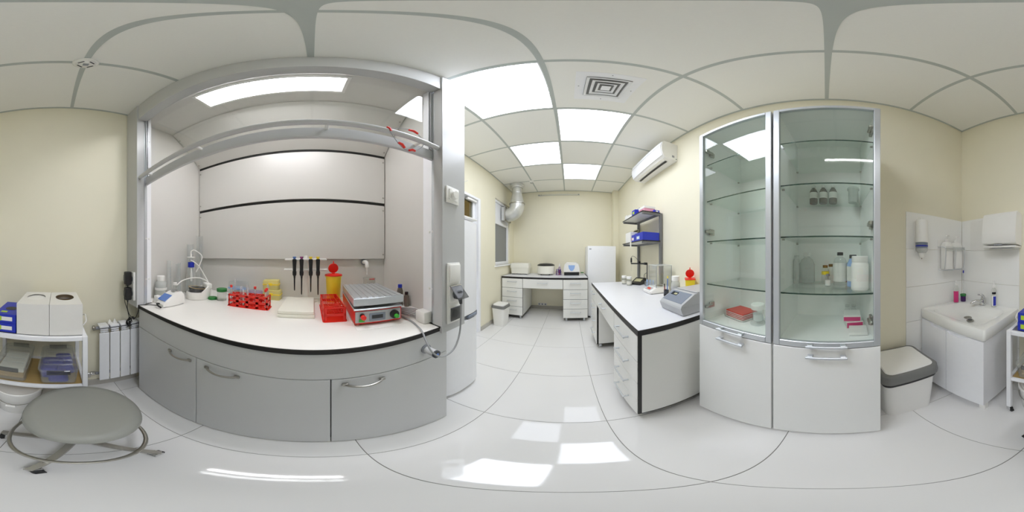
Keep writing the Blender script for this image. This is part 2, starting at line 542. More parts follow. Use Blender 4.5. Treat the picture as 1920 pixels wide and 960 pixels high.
def detector(x, y, r, label):
    t = thing('smoke_detector', (x, y, ZC), label, 'smoke detector')
    part(MB().lathe([(r, ZC - 0.0008), (r, ZC - 0.012), (r * 0.93, ZC - 0.018)], (x, y, 0), 28), 'base', 'white_plastic', t)
    part(MB().lathe([(r * 0.8, ZC - 0.0182), (r * 0.74, ZC - 0.032), (r * 0.4, ZC - 0.042), (0, ZC - 0.043)], (x, y, 0), 28), 'dome', 'white_plastic', t)
    part(MB().box(x - r * 0.22, x + r * 0.22, y - r * 0.22, y + r * 0.22, ZC - 0.046, ZC - 0.0432, 0.001, 1), 'sensor_plate', 'mid_grey', t)
    for k in range(4):
        a = R(45 + 90 * k)
        s = MB().at(x + math.cos(a) * r * 0.56, y + math.sin(a) * r * 0.56, ZC - 0.0415, a)
        part(s.box(-0.003, 0.003, -r * 0.28, r * 0.28, 0, 0.003), 'slot', 'dark_grey', t)
detector(-0.107, -0.609, 0.052, 'round white smoke detector on the ceiling above the stool')
detector(-0.705, 3.0, 0.045, 'small white ceiling smoke detector beside the duct at the far end')

# unlit batten lamp on the far wall
bl = thing('batten_lamp', (-0.24, YF, 2.645), 'slim unlit white batten lamp high on the far wall', 'lamp')
part(MB().box(-0.70, 0.228, YF - 0.022, YF - 0.002, 2.630, 2.664, 0.004), 'housing', 'lamp_grey', bl)
part(MB().box(-0.655, 0.185, YF - 0.034, YF - 0.0225, 2.636, 2.656, 0.004), 'diffuser', 'milky', bl)
for x in (-0.675, -0.625, 0.20):
    part(MB().cyl((x, YF - 0.040, 2.646), 0.007, 0.017, 'y', 12), 'clip', 'dark_grey', bl)

# silver duct from ceiling into the window
du = thing('ventilation_duct', (-1.03, 3.10, 2.08), 'silver galvanised duct elbow from ceiling into the window', 'duct')
part(MB().lathe([(0.14, 2.742), (0.14, 2.700), (0.125, 2.690), (0.125, 2.665), (0.118, 2.655)], (-1.03, 3.10, 0), 28), 'ceiling_collar', 'galvanised', du)
part(MB().lathe([(0.098, 2.6545), (0.098, 2.560), (0.102, 2.555), (0.098, 2.545), (0.100, 2.52), (0.145, 2.31)], (-1.03, 3.10, 0), 28), 'taper_pipe', 'galvanised', du)
part(MB().lathe([(0.146, 2.3095), (0.158, 2.306), (0.158, 2.288), (0.146, 2.2845)], (-1.03, 3.10, 0), 28), 'clamp_ring', 'steel', du)
pts = [(-1.03, 3.10, 2.284)]
for k in range(0, 10):
    a = R(10 * k)
    pts.append((-1.20 + 0.17 * math.cos(a), 3.10, 2.25 - 0.17 * math.sin(a)))
pts.append((-1.225, 3.10, 2.08))
part(MB().tube(pts, 0.145, 24), 'elbow', 'galvanised', du, angle=50)
part(MB().box(-1.252, -1.2255, 2.945, 3.255, 1.925, 2.235, 0.004, 1), 'wall_flange', 'steel', du)
for y in (2.965, 3.235):
    for z in (1.945, 2.215):
        part(MB().lathe([(0.009, -1.2253), (0.009, -1.217)], (0, y, z), 10, 'x'), 'bolt', 'dark_grey', du)
part(MB().box(XL - 0.03, -1.2525, 2.96, 3.24, 1.94, 2.22), 'spigot', 'galvanised', du)

# ================================================================ FUME HOOD
# base cabinet
bc = thing('base_cabinet', (-0.98, -0.21, 0), 'grey three-door base cabinet under the fume hood', 'cabinet')
part(MB().box(-1.40, -0.578, -1.012, 0.592, 0.05, 0.837), 'carcass', 'gap_shade', bc)  # coloured dark so the gaps between the doors look shaded
part(MB().box(-1.38, -0.62, -0.99, 0.57, 0.0, 0.05), 'plinth', 'gap_shade', bc)
part(MB().box(-0.577, -0.556, -1.014, 0.594, 0.692, 0.837, 0.0015, 1), 'apron', 'hood_grey', bc)
part(MB().box(-1.395, -0.578, 0.5925, 0.595, 0.05, 0.837), 'side_panel', 'hood_grey', bc)
for (a, b, h0, h1) in ((-1.014, -0.490, -0.669, -0.524), (-0.486, 0.058, -0.424, -0.278), (0.062, 0.594, 0.108, 0.250)):
    d = part(MB().box(-0.577, -0.556, a, b, 0.012, 0.688, 0.0015, 1), 'door', 'hood_grey', bc)
    hm = MB()
    n = 12
    pts = [(-0.552 + 0.028 * math.sin(math.pi * k / n) ** 0.7, h0 + (h1 - h0) * k / n, 0.655) for k in range(n + 1)]
    hm.tube(pts, [0.0045 + 0.002 * abs(2 * k / n - 1) for k in range(n + 1)], 8)
    hm.box(-0.5555, -0.545, h0 - 0.010, h0 + 0.012, 0.648, 0.664, 0.003).box(-0.5555, -0.545, h1 - 0.012, h1 + 0.010, 0.648, 0.664, 0.003)
    part(hm, 'handle', 'satin_nickel', d)

# worktop
wt = thing('hood_worktop', (-0.98, -0.21, 0.838), 'white fume hood worktop with black front edge', 'worktop')
part(MB().prism([(-1.398, -1.155), (-1.398, 0.645), (-0.712, 0.645), (-0.712, 0.54), (-0.557, 0.54), (-0.557, -1.012), (-0.675, -1.012), (-0.675, -1.155)], 0.8385, 0.86, 'z'), 'slab', 'worktop_white', wt)
part(MB().box(-0.5568, -0.550, -1.012, 0.54, 0.8385, 0.86, 0.001, 1), 'front_edge', 'black_edge', wt, 'black front edge')

# upper hood
fh = thing('fume_hood', (-0.98, -0.23, 0.83), 'tall grey laboratory fume hood with raised glass sash', 'fume hood')
part(MB().box(-0.60, -0.540, -1.186, -1.016, 0.842, 2.735, 0.002, 1).box(-0.62, -0.601, -1.186, -1.03, 0.842, 2.735), 'column', 'column_grey', fh)
part(MB().box(-0.60, -0.540, 0.546, 0.722, 0.861, 2.735, 0.002, 1).box(-0.5545, -0.540, 0.546, 0.722, 0.825, 0.8625, 0.002, 1), 'column', 'column_grey', fh)
# white posts and aluminium sash guides inside the columns
for (a, b, s) in ((-1.155, -1.03, 1), (0.562, 0.645, -1)):
    inner = b if s == 1 else a
    x1 = -0.670 if s == 1 else -0.705
    part(MB().box(x1, -0.632, a, b, 0.8605, 2.60, 0.002, 1), 'post', 'white_paint', fh)
    e = inner - s * 0.0
    g = MB()
    g.box(-0.631, -0.602, min(e, e - s * 0.012), max(e, e - s * 0.012), 0.8605, 2.498)
    g.box(-0.6125, -0.602, min(e, e + s * 0.012), max(e, e + s * 0.012), 0.8605, 2.498)
    part(g, 'sash_guide', 'aluminium', fh)
    for z in (1.05, 1.35, 1.95, 2.25):
        for x in (-0.622, -0.650):
            yy = inner + s * (0.0005)
            part(MB().lathe([(0.007, 0), (0.006, 0.003), (0.0, 0.004)] if s == 1 else [(0.0, -0.004), (0.006, -0.003), (0.007, 0)], (x, yy, z), 12, 'y'), 'button', 'white_plastic', fh)
part(MB().box(-0.62, -0.550, -1.0155, 0.5455, 2.502, 2.735, 0.002, 1), 'top_beam', 'column_grey', fh)
part(MB().box(-1.398, -0.671, -1.186, -1.157, 0.8605, 2.615), 'side_wall', 'hood_panel', fh)
part(MB().box(-1.398, -0.602, 0.647, 0.715, 0.8605, 2.615), 'side_wall', 'hood_panel', fh)
part(MB().box(-1.45, -1.400, -1.186, 0.722, 0.8605, 2.735), 'back_wall', 'hood_panel', fh)
part(MB().box(-1.3995, -1.384, -1.1565, 0.6465, 1.198, 2.31), 'slot_shade_sheet', 'gap_shade', fh)  # dark sheet added behind the panels as the shade in their slots
part(MB().box(-1.382, -1.370, -1.150, 0.640, 1.196, 1.697, 0.002, 1), 'back_panel', 'hood_panel', fh)
part(MB().box(-1.382, -1.370, -1.150, 0.640, 1.725, 2.243, 0.002, 1), 'back_panel', 'hood_panel', fh)
for y in (-1.135, 0.625):
    for z in (1.235, 1.65, 1.78, 2.19):
        part(MB().lathe([(0.008, -1.3698), (0.007, -1.366), (0, -1.3655)], (0, y, z), 12, 'x'), 'screw', 'steel', fh)
part(MB().prism([(-1.376, 2.276), (-0.985, 2.600), (-0.993, 2.610), (-1.384, 2.286)], -1.150, 0.640, 'y'), 'sloping_panel', 'hood_panel', fh)
for y in (-1.13, 0.62):
    for t in (0.12, 0.82):
        c = (-1.385 + 0.4 * t, y, 2.262 + 0.338 * t)
        m_ = MB().at(c[0], c[1], c[2], 0, 0, R(139.8))
        part(m_.lathe([(0.008, 0.001), (0.007, 0.004), (0, 0.005)], seg=12), 'screw', 'steel', fh)
# hood ceiling with lamp opening
LX0, LX1, LY0, LY1 = -0.875, -0.690, -0.642, 0.168
cm = MB()
cm.box(-0.993, LX0, -1.156, 0.646, 2.6105, 2.6245).box(LX1, -0.621, -1.156, 0.646, 2.6105, 2.6245)
cm.box(LX0, LX1, -1.156, LY0, 2.6105, 2.6245).box(LX0, LX1, LY1, 0.646, 2.6105, 2.6245)
part(cm, 'ceiling_panel', 'hood_panel', fh)
lm = part(MB().box(LX0, LX1, LY0, LY1, 2.640, 2.66), 'lamp_housing', 'white_paint', fh)
part(MB().box(LX0 + 0.02, LX1 - 0.02, LY0 + 0.025, LY1 - 0.025, 2.624, 2.636, 0.004, 1), 'lamp_diffuser', 'hood_emit', lm, 'warm white lamp diffuser')
fr = MB()
for (r0, r1) in ((0.0, 0.018),):
    fr.box(LX0, LX0 + r1, LY0, LY1, 2.604, 2.612).box(LX1 - r1, LX1, LY0, LY1, 2.604, 2.612)
    fr.box(LX0 + r1, LX1 - r1, LY0, LY0 + r1, 2.604, 2.612).box(LX0 + r1, LX1 - r1, LY1 - r1, LY1, 2.604, 2.612)
part(fr, 'lamp_frame', 'white_plastic', lm)
# sash
sg = part(MB().box(-0.6215, -0.6165, -1.028, 0.560, 1.838, 2.60), 'sash_glass', 'sash_glass', fh)
for (a, b) in ((-1.028, -1.002), (0.534, 0.560)):
    part(MB().box(-0.627, -0.6225, a, b, 1.841, 2.60).box(-0.6155, -0.611, a, b, 1.841, 2.60), 'sash_stile', 'aluminium', fh)
sr = part(MB().box(-0.629, -0.611, -1.027, 0.559, 1.772, 1.840, 0.003, 1), 'sash_rail', 'column_grey', fh)
hp = MB()
hp.tube([(-0.562, -1.012, 1.828), (-0.562, -0.3, 1.828), (-0.562, 0.536, 1.828)], 0.0145, 14)
part(hp, 'handle', 'column_grey', sr)
for y in (-0.93, -0.50, 0.05, 0.44):
    part(MB().cyl((-0.6105, y, 1.828), 0.008, 0.035, 'x', 12), 'handle_bracket', 'white_plastic', sr)
# white tap on the hood's back wall, beaker below
tp = thing('water_tap', (-1.40, 0.445, 1.165), 'small white elbow tap on the back wall of the fume hood', 'tap')
part(MB().lathe([(0.028, -1.3995), (0.028, -1.392), (0.018, -1.388)], (0, 0.445, 1.168), 18, 'x'), 'rosette', 'mid_grey', tp)
part(MB().tube(spline([(-1.388, 0.445, 1.168), (-1.345, 0.448, 1.170), (-1.322, 0.449, 1.160), (-1.315, 0.45, 1.14), (-1.315, 0.45, 1.125)], 5), 0.017, 14), 'elbow', 'white_plastic', tp)
part(MB().lathe([(0.012, 1.124), (0.010, 1.10), (0.006, 1.085), (0.006, 1.062)], (-1.315, 0.45, 0), 14), 'nozzle', 'white_plastic', tp)
bk = thing('drain_funnel', (-1.315, 0.47, 0.86), 'clear beaker with a red clip under the white tap', 'beaker')
part(MB().lathe([(0.05, 0.861), (0.052, 0.868), (0.052, 1.026), (0.0495, 1.026), (0.0495, 0.867), (0, 0.866)], (-1.315, 0.47, 0), 22), 'body', 'clear_plastic', bk)
part(MB().lathe([(0.053, 1.0265), (0.055, 1.030), (0.053, 1.034), (0.050, 1.034), (0.050, 1.0265)], (-1.315, 0.47, 0), 22, cap=False), 'rim', 'clear_plastic', bk)
part(MB().box(-1.275, -1.268, 0.455, 0.50, 1.022, 1.034, 0.002, 1), 'clip', 'red', bk)

# red tagged wire loop hanging on the sash handle
wl_ = thing('wire_loop', (-0.60, 0.36, 1.828), 'wire loop with red tags hanging on the sash handle', 'wire loop')
wp = spline([(-0.5515, 0.273, 1.838), (-0.555, 0.297, 1.789), (-0.575, 0.34, 1.760), (-0.59, 0.385, 1.756), (-0.60, 0.45, 1.795), (-0.5955, 0.478, 1.858), (-0.59, 0.425, 1.915), (-0.585, 0.36, 1.905), (-0.575, 0.30, 1.868)], 6, True)
part(MB().tube(wp, 0.0016, 6, True), 'wire', 'mid_grey', wl_)
for (a, b) in (((-0.566, 0.326, 1.768), (-0.577, 0.362, 1.755)), ((-0.588, 0.392, 1.757), (-0.596, 0.428, 1.774)), ((-0.588, 0.390, 1.912), (-0.59, 0.44, 1.908)), ((-0.552, 0.268, 1.842), (-0.5525, 0.285, 1.82))):
    part(MB().tube([a, ((a[0] + b[0]) / 2 + 0.003, (a[1] + b[1]) / 2, (a[2] + b[2]) / 2 + 0.004), b], [0.006, 0.007, 0.006], 8), 'red_tag', 'red', wl_)

# fittings on the right column
ds = thing('dimmer_switch', (-0.54, 0.612, 1.537), 'white rotary dimmer switch on the grey fume hood column', 'switch')
part(MB().box(-0.5398, -0.530, 0.566, 0.660, 1.490, 1.584, 0.004), 'plate', 'white_plastic', ds)
part(MB().box(-0.5298, -0.527, 0.582, 0.644, 1.506, 1.568, 0.003, 1), 'inner_plate', 'white_plastic', ds)
part(MB().lathe([(0.024, -0.5268), (0.023, -0.512), (0.020, -0.509), (0, -0.509)], (0, 0.613, 1.537), 28, 'x'), 'knob', 'white_plastic', ds)
sb = thing('socket_block', (-0.54, 0.615, 1.02), 'white three-gang switch and covered socket block on the grey column', 'socket')
part(MB().box(-0.5398, -0.528, 0.572, 0.668, 0.872, 1.188, 0.005), 'frame', 'white_plastic', sb)
part(MB().box(-0.5278, -0.518, 0.580, 0.660, 1.092, 1.180, 0.006), 'rocker', 'white_plastic', sb)
for zc in (1.03, 0.925):
    s = part(MB().box(-0.5278, -0.5225, 0.580, 0.660, zc - 0.042, zc + 0.042, 0.004), 'socket', 'white_plastic', sb)
    part(MB().lathe([(0.022, -0.5223), (0.022, -0.520), (0, -0.520)], (0, 0.620, zc), 20, 'x'), 'socket_face', 'device_grey', s)
flap = MB().at(-0.5215, 0.62, 1.072, 0, 0, R(-42))
part(flap.box(0.0, 0.004, -0.040, 0.040, -0.080, 0.0, 0.0015, 1), 'flip_cover', 'smoke_clear', sb)
part(MB().box(-0.5195, -0.515, 0.582, 0.658, 0.889, 0.963, 0.002, 1), 'flip_cover', 'smoke_clear', sb)
part(MB().tube([(-0.519, 0.580, 1.074), (-0.519, 0.660, 1.074)], 0.004, 8), 'hinge', 'chrome', sb)
pc = thing('power_cable', (-0.50, 0.60, 1.03), 'grey power cable looping from the column socket to the fume hood worktop', 'cable')
part(MB().box(-0.5195, -0.487, 0.600, 0.640, 1.008, 1.050, 0.008).tube([(-0.492, 0.618, 1.02), (-0.482, 0.615, 0.985)], [0.012, 0.007], 10), 'plug', 'dark_grey', pc)
part(MB().tube(spline([(-0.482, 0.615, 0.985), (-0.475, 0.605, 0.92), (-0.468, 0.585, 0.83), (-0.46, 0.535, 0.768), (-0.46, 0.465, 0.757), (-0.475, 0.425, 0.795), (-0.515, 0.425, 0.842), (-0.553, 0.437, 0.868), (-0.62, 0.462, 0.866), (-0.70, 0.478, 0.866), (-0.80, 0.472, 0.867), (-0.90, 0.468, 0.870)], 8), 0.0042, 8), 'cord', 'cable_grey', pc)

# gas valve under the worktop
vv = thing('service_valve', (-0.556, 0.458, 0.762), 'grey service valve with black and blue cap on the fume hood apron', 'valve')
part(MB().lathe([(0.026, -0.5555), (0.026, -0.549), (0.021, -0.546)], (0, 0.458, 0.762), 22, 'x'), 'flange', 'mid_grey', vv)
part(MB().lathe([(0.0185, -0.5458), (0.0185, -0.492)], (0, 0.458, 0.762), 22, 'x'), 'stem', 'hood_grey', vv)
part(MB().lathe([(0.020, -0.4918), (0.020, -0.482), (0.016, -0.480), (0, -0.480)], (0, 0.458, 0.762), 22, 'x'), 'cap', 'dark_grey', vv)
part(MB().lathe([(0.008, -0.4798), (0.006, -0.477), (0, -0.477)], (0, 0.458, 0.762), 14, 'x'), 'blue_dot', 'blue_panel', vv)

# white socket strip and black adapters on the left column
ss = thing('socket_strip', (-0.54, -1.055, 1.0), 'white wall socket strip on the left fume hood column', 'socket')
part(MB().box(-0.5398, -0.522, -1.085, -1.035, 0.895, 1.105, 0.004), 'body', 'white_plastic', ss)
for z in (1.055, 0.945):
    part(MB().lathe([(0.019, -0.5218), (0.019, -0.520), (0, -0.520)], (0, -1.062, z), 18, 'x'), 'socket_face', 'mid_grey', ss)
part(MB().at(-0.519, -1.09, 1.005, R(-10), R(25)).box(-0.002, 0.03, -0.02, 0.025, -0.002, 0.0015), 'flip_cover', 'smoke_clear', ss)
def adapter(z, label):
    t = thing('power_adapter', (-0.50, -1.07, z), label, 'power adapter', 'black power adapters on the hood column')
    part(MB().box(-0.5175, -0.468, -1.092, -1.046, z - 0.052, z + 0.045, 0.010), 'housing', 'black_plastic', t)
    part(MB().box(-0.4675, -0.4655, -1.082, -1.056, z - 0.02, z + 0.02), 'rating_plate', 'dark_grey', t)
    part(MB().tube([(-0.492, -1.068, z - 0.050), (-0.492, -1.068, z - 0.072)], [0.006, 0.004], 8), 'strain_relief', 'black_rubber', t)
    return t
adapter(1.065, 'black power adapter in the upper socket of the white strip')
adapter(0.950, 'black power adapter in the lower socket of the white strip')
ac_ = thing('adapter_cable', (-0.5, -1.06, 0.75), 'tangled thin black adapter cables hanging by the radiator', 'cable')
part(MB().tube(spline([(-0.492, -1.068, 0.876), (-0.487, -1.064, 0.84), (-0.495, -1.05, 0.79), (-0.505, -1.02, 0.772), (-0.52, -1.00, 0.776), (-0.545, -1.005, 0.82), (-0.549, -1.0085, 0.860), (-0.5555, -1.0085, 0.864), (-0.62, -0.985, 0.8635), (-0.66, -0.94, 0.8635)], 6), 0.0028, 6), 'cord', 'black_rubber', ac_)
part(MB().lathe([(0.004, -0.018), (0.009, -0.012), (0.009, 0.012), (0.004, 0.018)], (-0.508, -1.012, 0.770), 12, 'y'), 'ferrite', 'black_plastic', ac_)
cp = []
for k in range(90):
    a = k * 0.42
    cp.append((-0.500 + 0.012 * math.sin(k * 0.9), -1.062 + 0.030 * math.cos(a) * (0.8 + 0.2 * math.sin(k)), 0.725 + 0.036 * math.sin(a * 1.03) - 0.0002 * k))
part(MB().tube(spline(cp, 2), 0.0026, 5), 'tangle', 'black_rubber', ac_)
part(MB().tube(spline([(-0.492, -1.066, 0.992), (-0.470, -1.05, 0.97), (-0.462, -1.055, 0.90), (-0.485, -1.062, 0.83), (-0.50, -1.062, 0.762)], 6), 0.0026, 6), 'cord', 'black_rubber', ac_)

# ---------------------------------------------------------------- things on the fume hood worktop
WZ = 0.8605
def bottle(name, loc, prof, body, label, cat, cap=None, capm=None, band=None, bandm=None, liquid=None, group=None, seg=24, capname='cap'):
    """loc base centre; prof [(r,z)] of the shell; cap [(r,z)]; band (r,z0,z1) label sleeve; liquid (prof, mat)"""
    t = thing(name, loc, label, cat, group)
    c = (loc[0], loc[1], loc[2])
    part(MB().lathe(prof, c, seg), 'body', body, t)
    if cap: part(MB().lathe(cap, c, seg), capname, capm, t)
    if band:
        r, z0, z1 = band
        part(MB().lathe([(r, z0), (r + 0.0008, z0), (r + 0.0008, z1), (r, z1)], c, seg, cap=False), 'label', bandm, t)
    if liquid: part(MB().lathe(liquid[0], c, seg), 'liquid', liquid[1], t)
    return t

# small white stirrer with blue panel
st = thing('mini_stirrer', (-0.76, -0.915, WZ), 'small white bench mixer with a blue panel at the left of the hood', 'mixer', rz=R(-4))
def mixer_body(mb, L, W, hts, inset=0.012):
    rings = []
    for (t, h) in hts:
        x = -L / 2 + L * t
        w_ = W / 2 * (1 if 0.12 < t < 0.9 else 0.86)
        rings.append([(x, -w_, 0.004), (x, -w_, h * 0.75), (x, -w_ * 0.82, h), (x, w_ * 0.82, h), (x, w_, h * 0.75), (x, w_, 0.004)])
    return mb.loft(rings)
mixer_body(ms := MB(), 0.19, 0.115, [(0, 0.075), (0.1, 0.094), (0.35, 0.096), (0.55, 0.082), (0.75, 0.060), (0.93, 0.038), (1, 0.022)])
part(ms, 'housing', 'white_plastic', st, local=True)
pm = MB().at(0.048, 0, 0.0615, 0, 0, R(31))
part(pm.box(-0.036, 0.036, -0.046, 0.046, -0.002, 0.0025, 0.0018, 1), 'control_panel', 'blue_panel', st, 'blue control panel', local=True)
part(MB().box(-0.085, 0.085, -0.048, 0.048, 0.0, 0.0038), 'foot_pad', 'dark_grey', st, local=True)
part(MB().lathe([(0.030, 0.096), (0.030, 0.101), (0.022, 0.104), (0, 0.104)], (-0.045, 0, 0), 22), 'cup_head', 'chrome', st, local=True)
part(MB().tube(spline([(0.095, 0.0, 0.02), (0.125, 0.02, 0.03), (0.13, 0.045, 0.02), (0.115, 0.06, 0.008)], 5), 0.006, 8), 'cord_boot', 'black_rubber', st, local=True)
bottle('small_flask', (-0.805, -0.912, WZ + 0.1045), [(0.02, 0), (0.021, 0.003), (0.016, 0.03), (0.013, 0.036), (0.013, 0.038)], 'clear_glass', 'small clear flask with white stopper on the blue panelled mixer', 'flask', [(0.0145, 0.0385), (0.0145, 0.056), (0.013, 0.058), (0, 0.058)], 'white_plastic', capname='stopper')

pd = MB().box(-0.729, -0.690, -1.0265, -0.975, WZ, WZ + 0.058, 0.005)
pd.solo('white_adapter', 'white_plastic', (-0.71, -1.0, WZ), 'small white plug box at the left front corner of the hood worktop', 'adapter')

# white rocking bowl device
rb_ = thing('bowl_mixer', (-1.05, -0.895, WZ), 'white bench device with an open wire-rimmed bowl behind the blue panelled mixer', 'mixer', rz=R(-31))
sh = MB()
rings = []
N = 28
for (sc_, z, dz) in ((0.96, 0.002, 0), (1.0, 0.014, 0), (1.0, 0.04, 0.016), (0.97, 0.060, 0.055), (0.84, 0.062, 0.055), (0.78, 0.036, 0.020), (0.55, 0.022, 0.0)):
    ring = []
    for k in range(N):
        a = 2 * math.pi * k / N
        x, y = 0.105 * sc_ * math.cos(a), 0.088 * sc_ * math.sin(a)
        ring.append((x, y, z + dz * max(0, -math.cos(a)) * 1.2))
    rings.append(ring)
sh.loft(rings)
part(sh, 'housing', 'white_plastic', rb_, local=True, angle=60)
part(MB().lathe([(0.045, 0.0225), (0.062, 0.055), (0.070, 0.090), (0.068, 0.090), (0.060, 0.055), (0.043, 0.024)], (0.012, 0, 0), 24, cap=False), 'bowl', 'smoke_clear', rb_, local=True)
part(MB().tube([(0.012 + 0.072 * math.cos(2 * math.pi * k / 24), 0.072 * math.sin(2 * math.pi * k / 24), 0.094 + 0.010 * math.cos(2 * math.pi * k / 24)) for k in range(24)], 0.0022, 6, True), 'wire_rim', 'tan_wood', rb_, 'brown wire rim', local=True)
part(MB().box(-0.108, -0.055, -0.055, 0.055, 0.078, 0.128, 0.012), 'rear_block', 'white_plastic', rb_, local=True)

# reagent dispenser bottle (blue collar) with white tubing
db = thing('dispenser_bottle', (-1.09, -1.015, WZ), 'clear glass bottle with blue collar and white tubing', 'bottle')
c = (-1.09, -1.015, WZ)
part(MB().lathe([(0.050, 0), (0.054, 0.006), (0.054, 0.165), (0.046, 0.205), (0.024, 0.238), (0.021, 0.258)], c), 'body', 'clear_glass', db)
part(MB().lathe([(0.029, 0.2585), (0.030, 0.262), (0.030, 0.302), (0.026, 0.306)], c), 'collar', 'blue', db, 'blue collar')
part(MB().lathe([(0.015, 0.3065), (0.015, 0.346)], c), 'cylinder', 'clear_glass', db)
part(MB().lathe([(0.036, 0.3465), (0.038, 0.350), (0.036, 0.354), (0.008, 0.355), (0.008, 0.38)], c), 'plate', 'white_plastic', db)
part(MB().lathe([(0.010, 0.13), (0.013, 0.19), (0.006, 0.25)], c, 14), 'inner_tube', 'white_plastic', db)
tb = MB()
bx_, by_ = -1.09, -1.015
tb.tube(spline([(bx_, by_, WZ + 0.38), (bx_, by_ + 0.003, WZ + 0.405), (bx_ - 0.02, by_ + 0.03, WZ + 0.412), (bx_ - 0.05, by_ + 0.085, WZ + 0.36), (bx_ - 0.03, by_ + 0.075, WZ + 0.28), (bx_ - 0.005, by_ + 0.058, WZ + 0.22)], 7), 0.0048, 8)
tb.tube(spline([(bx_ + 0.016, by_ + 0.008, WZ + 0.325), (bx_ - 0.015, by_ + 0.07, WZ + 0.28), (-1.14, -0.90, WZ + 0.19), (-1.145, -0.862, WZ + 0.13)], 7), 0.0048, 8)
tb.tube(spline([(-0.825, -0.92, WZ + 0.135), (-0.90, -0.93, WZ + 0.165), (-1.0, -0.915, WZ + 0.178), (-1.09, -0.885, WZ + 0.165), (-1.15, -0.845, WZ + 0.11), (-1.155, -0.83, WZ + 0.04), (-1.11, -0.795, WZ + 0.006)], 7), 0.0048, 8)
part(tb, 'tubing', 'white_plastic', db)

def cylinder_glass(x, y, r, h, label, marks='blue_panel', foot=True):
    t = thing('measuring_cylinder', (x, y, WZ), label, 'measuring cylinder', 'graduated cylinders at the left of the hood')
    c = (x, y, WZ)
    part(MB().lathe([(r, 0.010), (r, h), (r * 1.12, h + 0.004), (r * 0.9, h + 0.002), (r * 0.9, 0.012), (0, 0.012)], c, 18), 'tube', 'clear_glass', t)
    part(MB().lathe([(r * 1.9, 0), (r * 1.9, 0.006), (r * 1.0, 0.0098)], c, 6), 'foot', 'clear_plastic', t)
    mk = MB()
    a = math.atan2(-y, -x)
    for k in range(9):
        z = WZ + h * (0.14 + 0.085 * k)
        p0 = [(x + (r + 0.0006) * math.cos(a + s), y + (r + 0.0006) * math.sin(a + s), z) for s in (0.25, 0.45, 0.65, 0.85 if k % 3 == 0 else 0.7)]
        mk.tube(p0, 0.0007, 4)
    part(mk, 'graduation', marks, t)['kind'] = 'stuff'
cylinder_glass(-0.895, -1.095, 0.020, 0.315, 'clear graduated cylinder with blue marks next to the milky jar')
cylinder_glass(-1.005, -1.10, 0.020, 0.285, 'short clear graduated cylinder between jar and blue-collared bottle')
cylinder_glass(-0.955, -1.030, 0.014, 0.30, 'thin clear graduated cylinder with a blue scale stripe')
cylinder_glass(-1.28, -1.075, 0.034, 0.56, 'tallest graduated glass cylinder in the left rear corner of the hood')
cylinder_glass(-1.165, -1.098, 0.032, 0.47, 'tall clear cylinder just behind the blue-collared bottle')
bottle('wash_jar', (-0.80, -1.085, WZ), [(0.047, 0), (0.050, 0.005), (0.050, 0.125), (0.042, 0.148), (0.031, 0.156)], 'milky_plastic', 'translucent jar with white band in the left corner of the hood', 'jar', [(0.034, 0.1565), (0.034, 0.194), (0.031, 0.198)], 'white_plastic', (0.0505, 0.082, 0.102), 'white_plastic', ([(0.043, 0.006), (0.046, 0.01), (0.046, 0.09)], 'milky'))

# green lidded specimen jars
bottle('specimen_jar', (-1.105, -0.695, WZ), [(0.034, 0), (0.037, 0.004), (0.039, 0.074), (0.0365, 0.074), (0.035, 0.006), (0, 0.005)], 'clear_plastic', 'clear specimen jar with dark green screw lid', 'jar', [(0.041, 0.0745), (0.042, 0.077), (0.042, 0.096), (0.039, 0.099), (0, 0.099)], 'green', capname='lid')
gl = thing('jar_lid', (-1.09, -0.775, WZ), 'dark green screw lid lying on the worktop beside the specimen jar', 'lid')
part(MB().lathe([(0.036, 0.0), (0.038, 0.003), (0.038, 0.016), (0.034, 0.019), (0, 0.019)], (-1.09, -0.775, WZ)), 'top', 'green', gl)
part(MB().lathe([(0.0385, 0.004), (0.0395, 0.007), (0.0385, 0.010)], (-1.09, -0.775, WZ), cap=False), 'rim', 'green', gl)

# pipette tip boxes
def tipbox(x, y, z, w_, d_, h_, rz, base, lid, rackm, label, group=None):
    t = thing('tip_box', (x, y, z), label, 'tip box', group, rz)
    def ring(s, zz, r=0.008): return rrect(0, 0, w_ * s, d_ * s, r, zz, 3)
    part(MB().loft([ring(0.94, 0), ring(0.97, h_ * 0.5)]), 'base', base, t, local=True)
    part(MB().loft([ring(0.99, h_ * 0.505), ring(0.99, h_ * 0.60)]), 'tip_rack', rackm, t, local=True)
    part(MB().loft([ring(0.97, h_ * 0.605), ring(0.93, h_ * 0.96), ring(0.86, h_)]), 'lid', lid, t, local=True)
    part(MB().box(-0.014, 0.014, -d_ / 2 - 0.003, -d_ / 2 + 0.004, h_ * 0.45, h_ * 0.72, 0.002, 1), 'latch', rackm, t, local=True)
tipbox(-1.31, -0.650, WZ, 0.170, 0.10, 0.130, R(78), 'clear_plastic', 'clear_plastic', 'pale_blue', 'clear pipette tip box with blue rack near the back wall')
tipbox(-1.20, -0.455, WZ, 0.12, 0.085, 0.085, R(80), 'clear_plastic', 'lilac_clear', 'lilac_clear', 'low clear tip box with lilac lid behind the red tube rack')
tipbox(-1.31, -0.332, WZ, 0.145, 0.095, 0.081, R(86), 'yellow_clear', 'yellow_clear', 'yellow', 'lower yellow pipette tip box of the stack', 'stacked yellow tip boxes')
tipbox(-1.318, -0.345, WZ + 0.0815, 0.135, 0.090, 0.081, R(90), 'yellow_clear', 'yellow_clear', 'yellow', 'upper yellow pipette tip box of the stack', 'stacked yellow tip boxes')

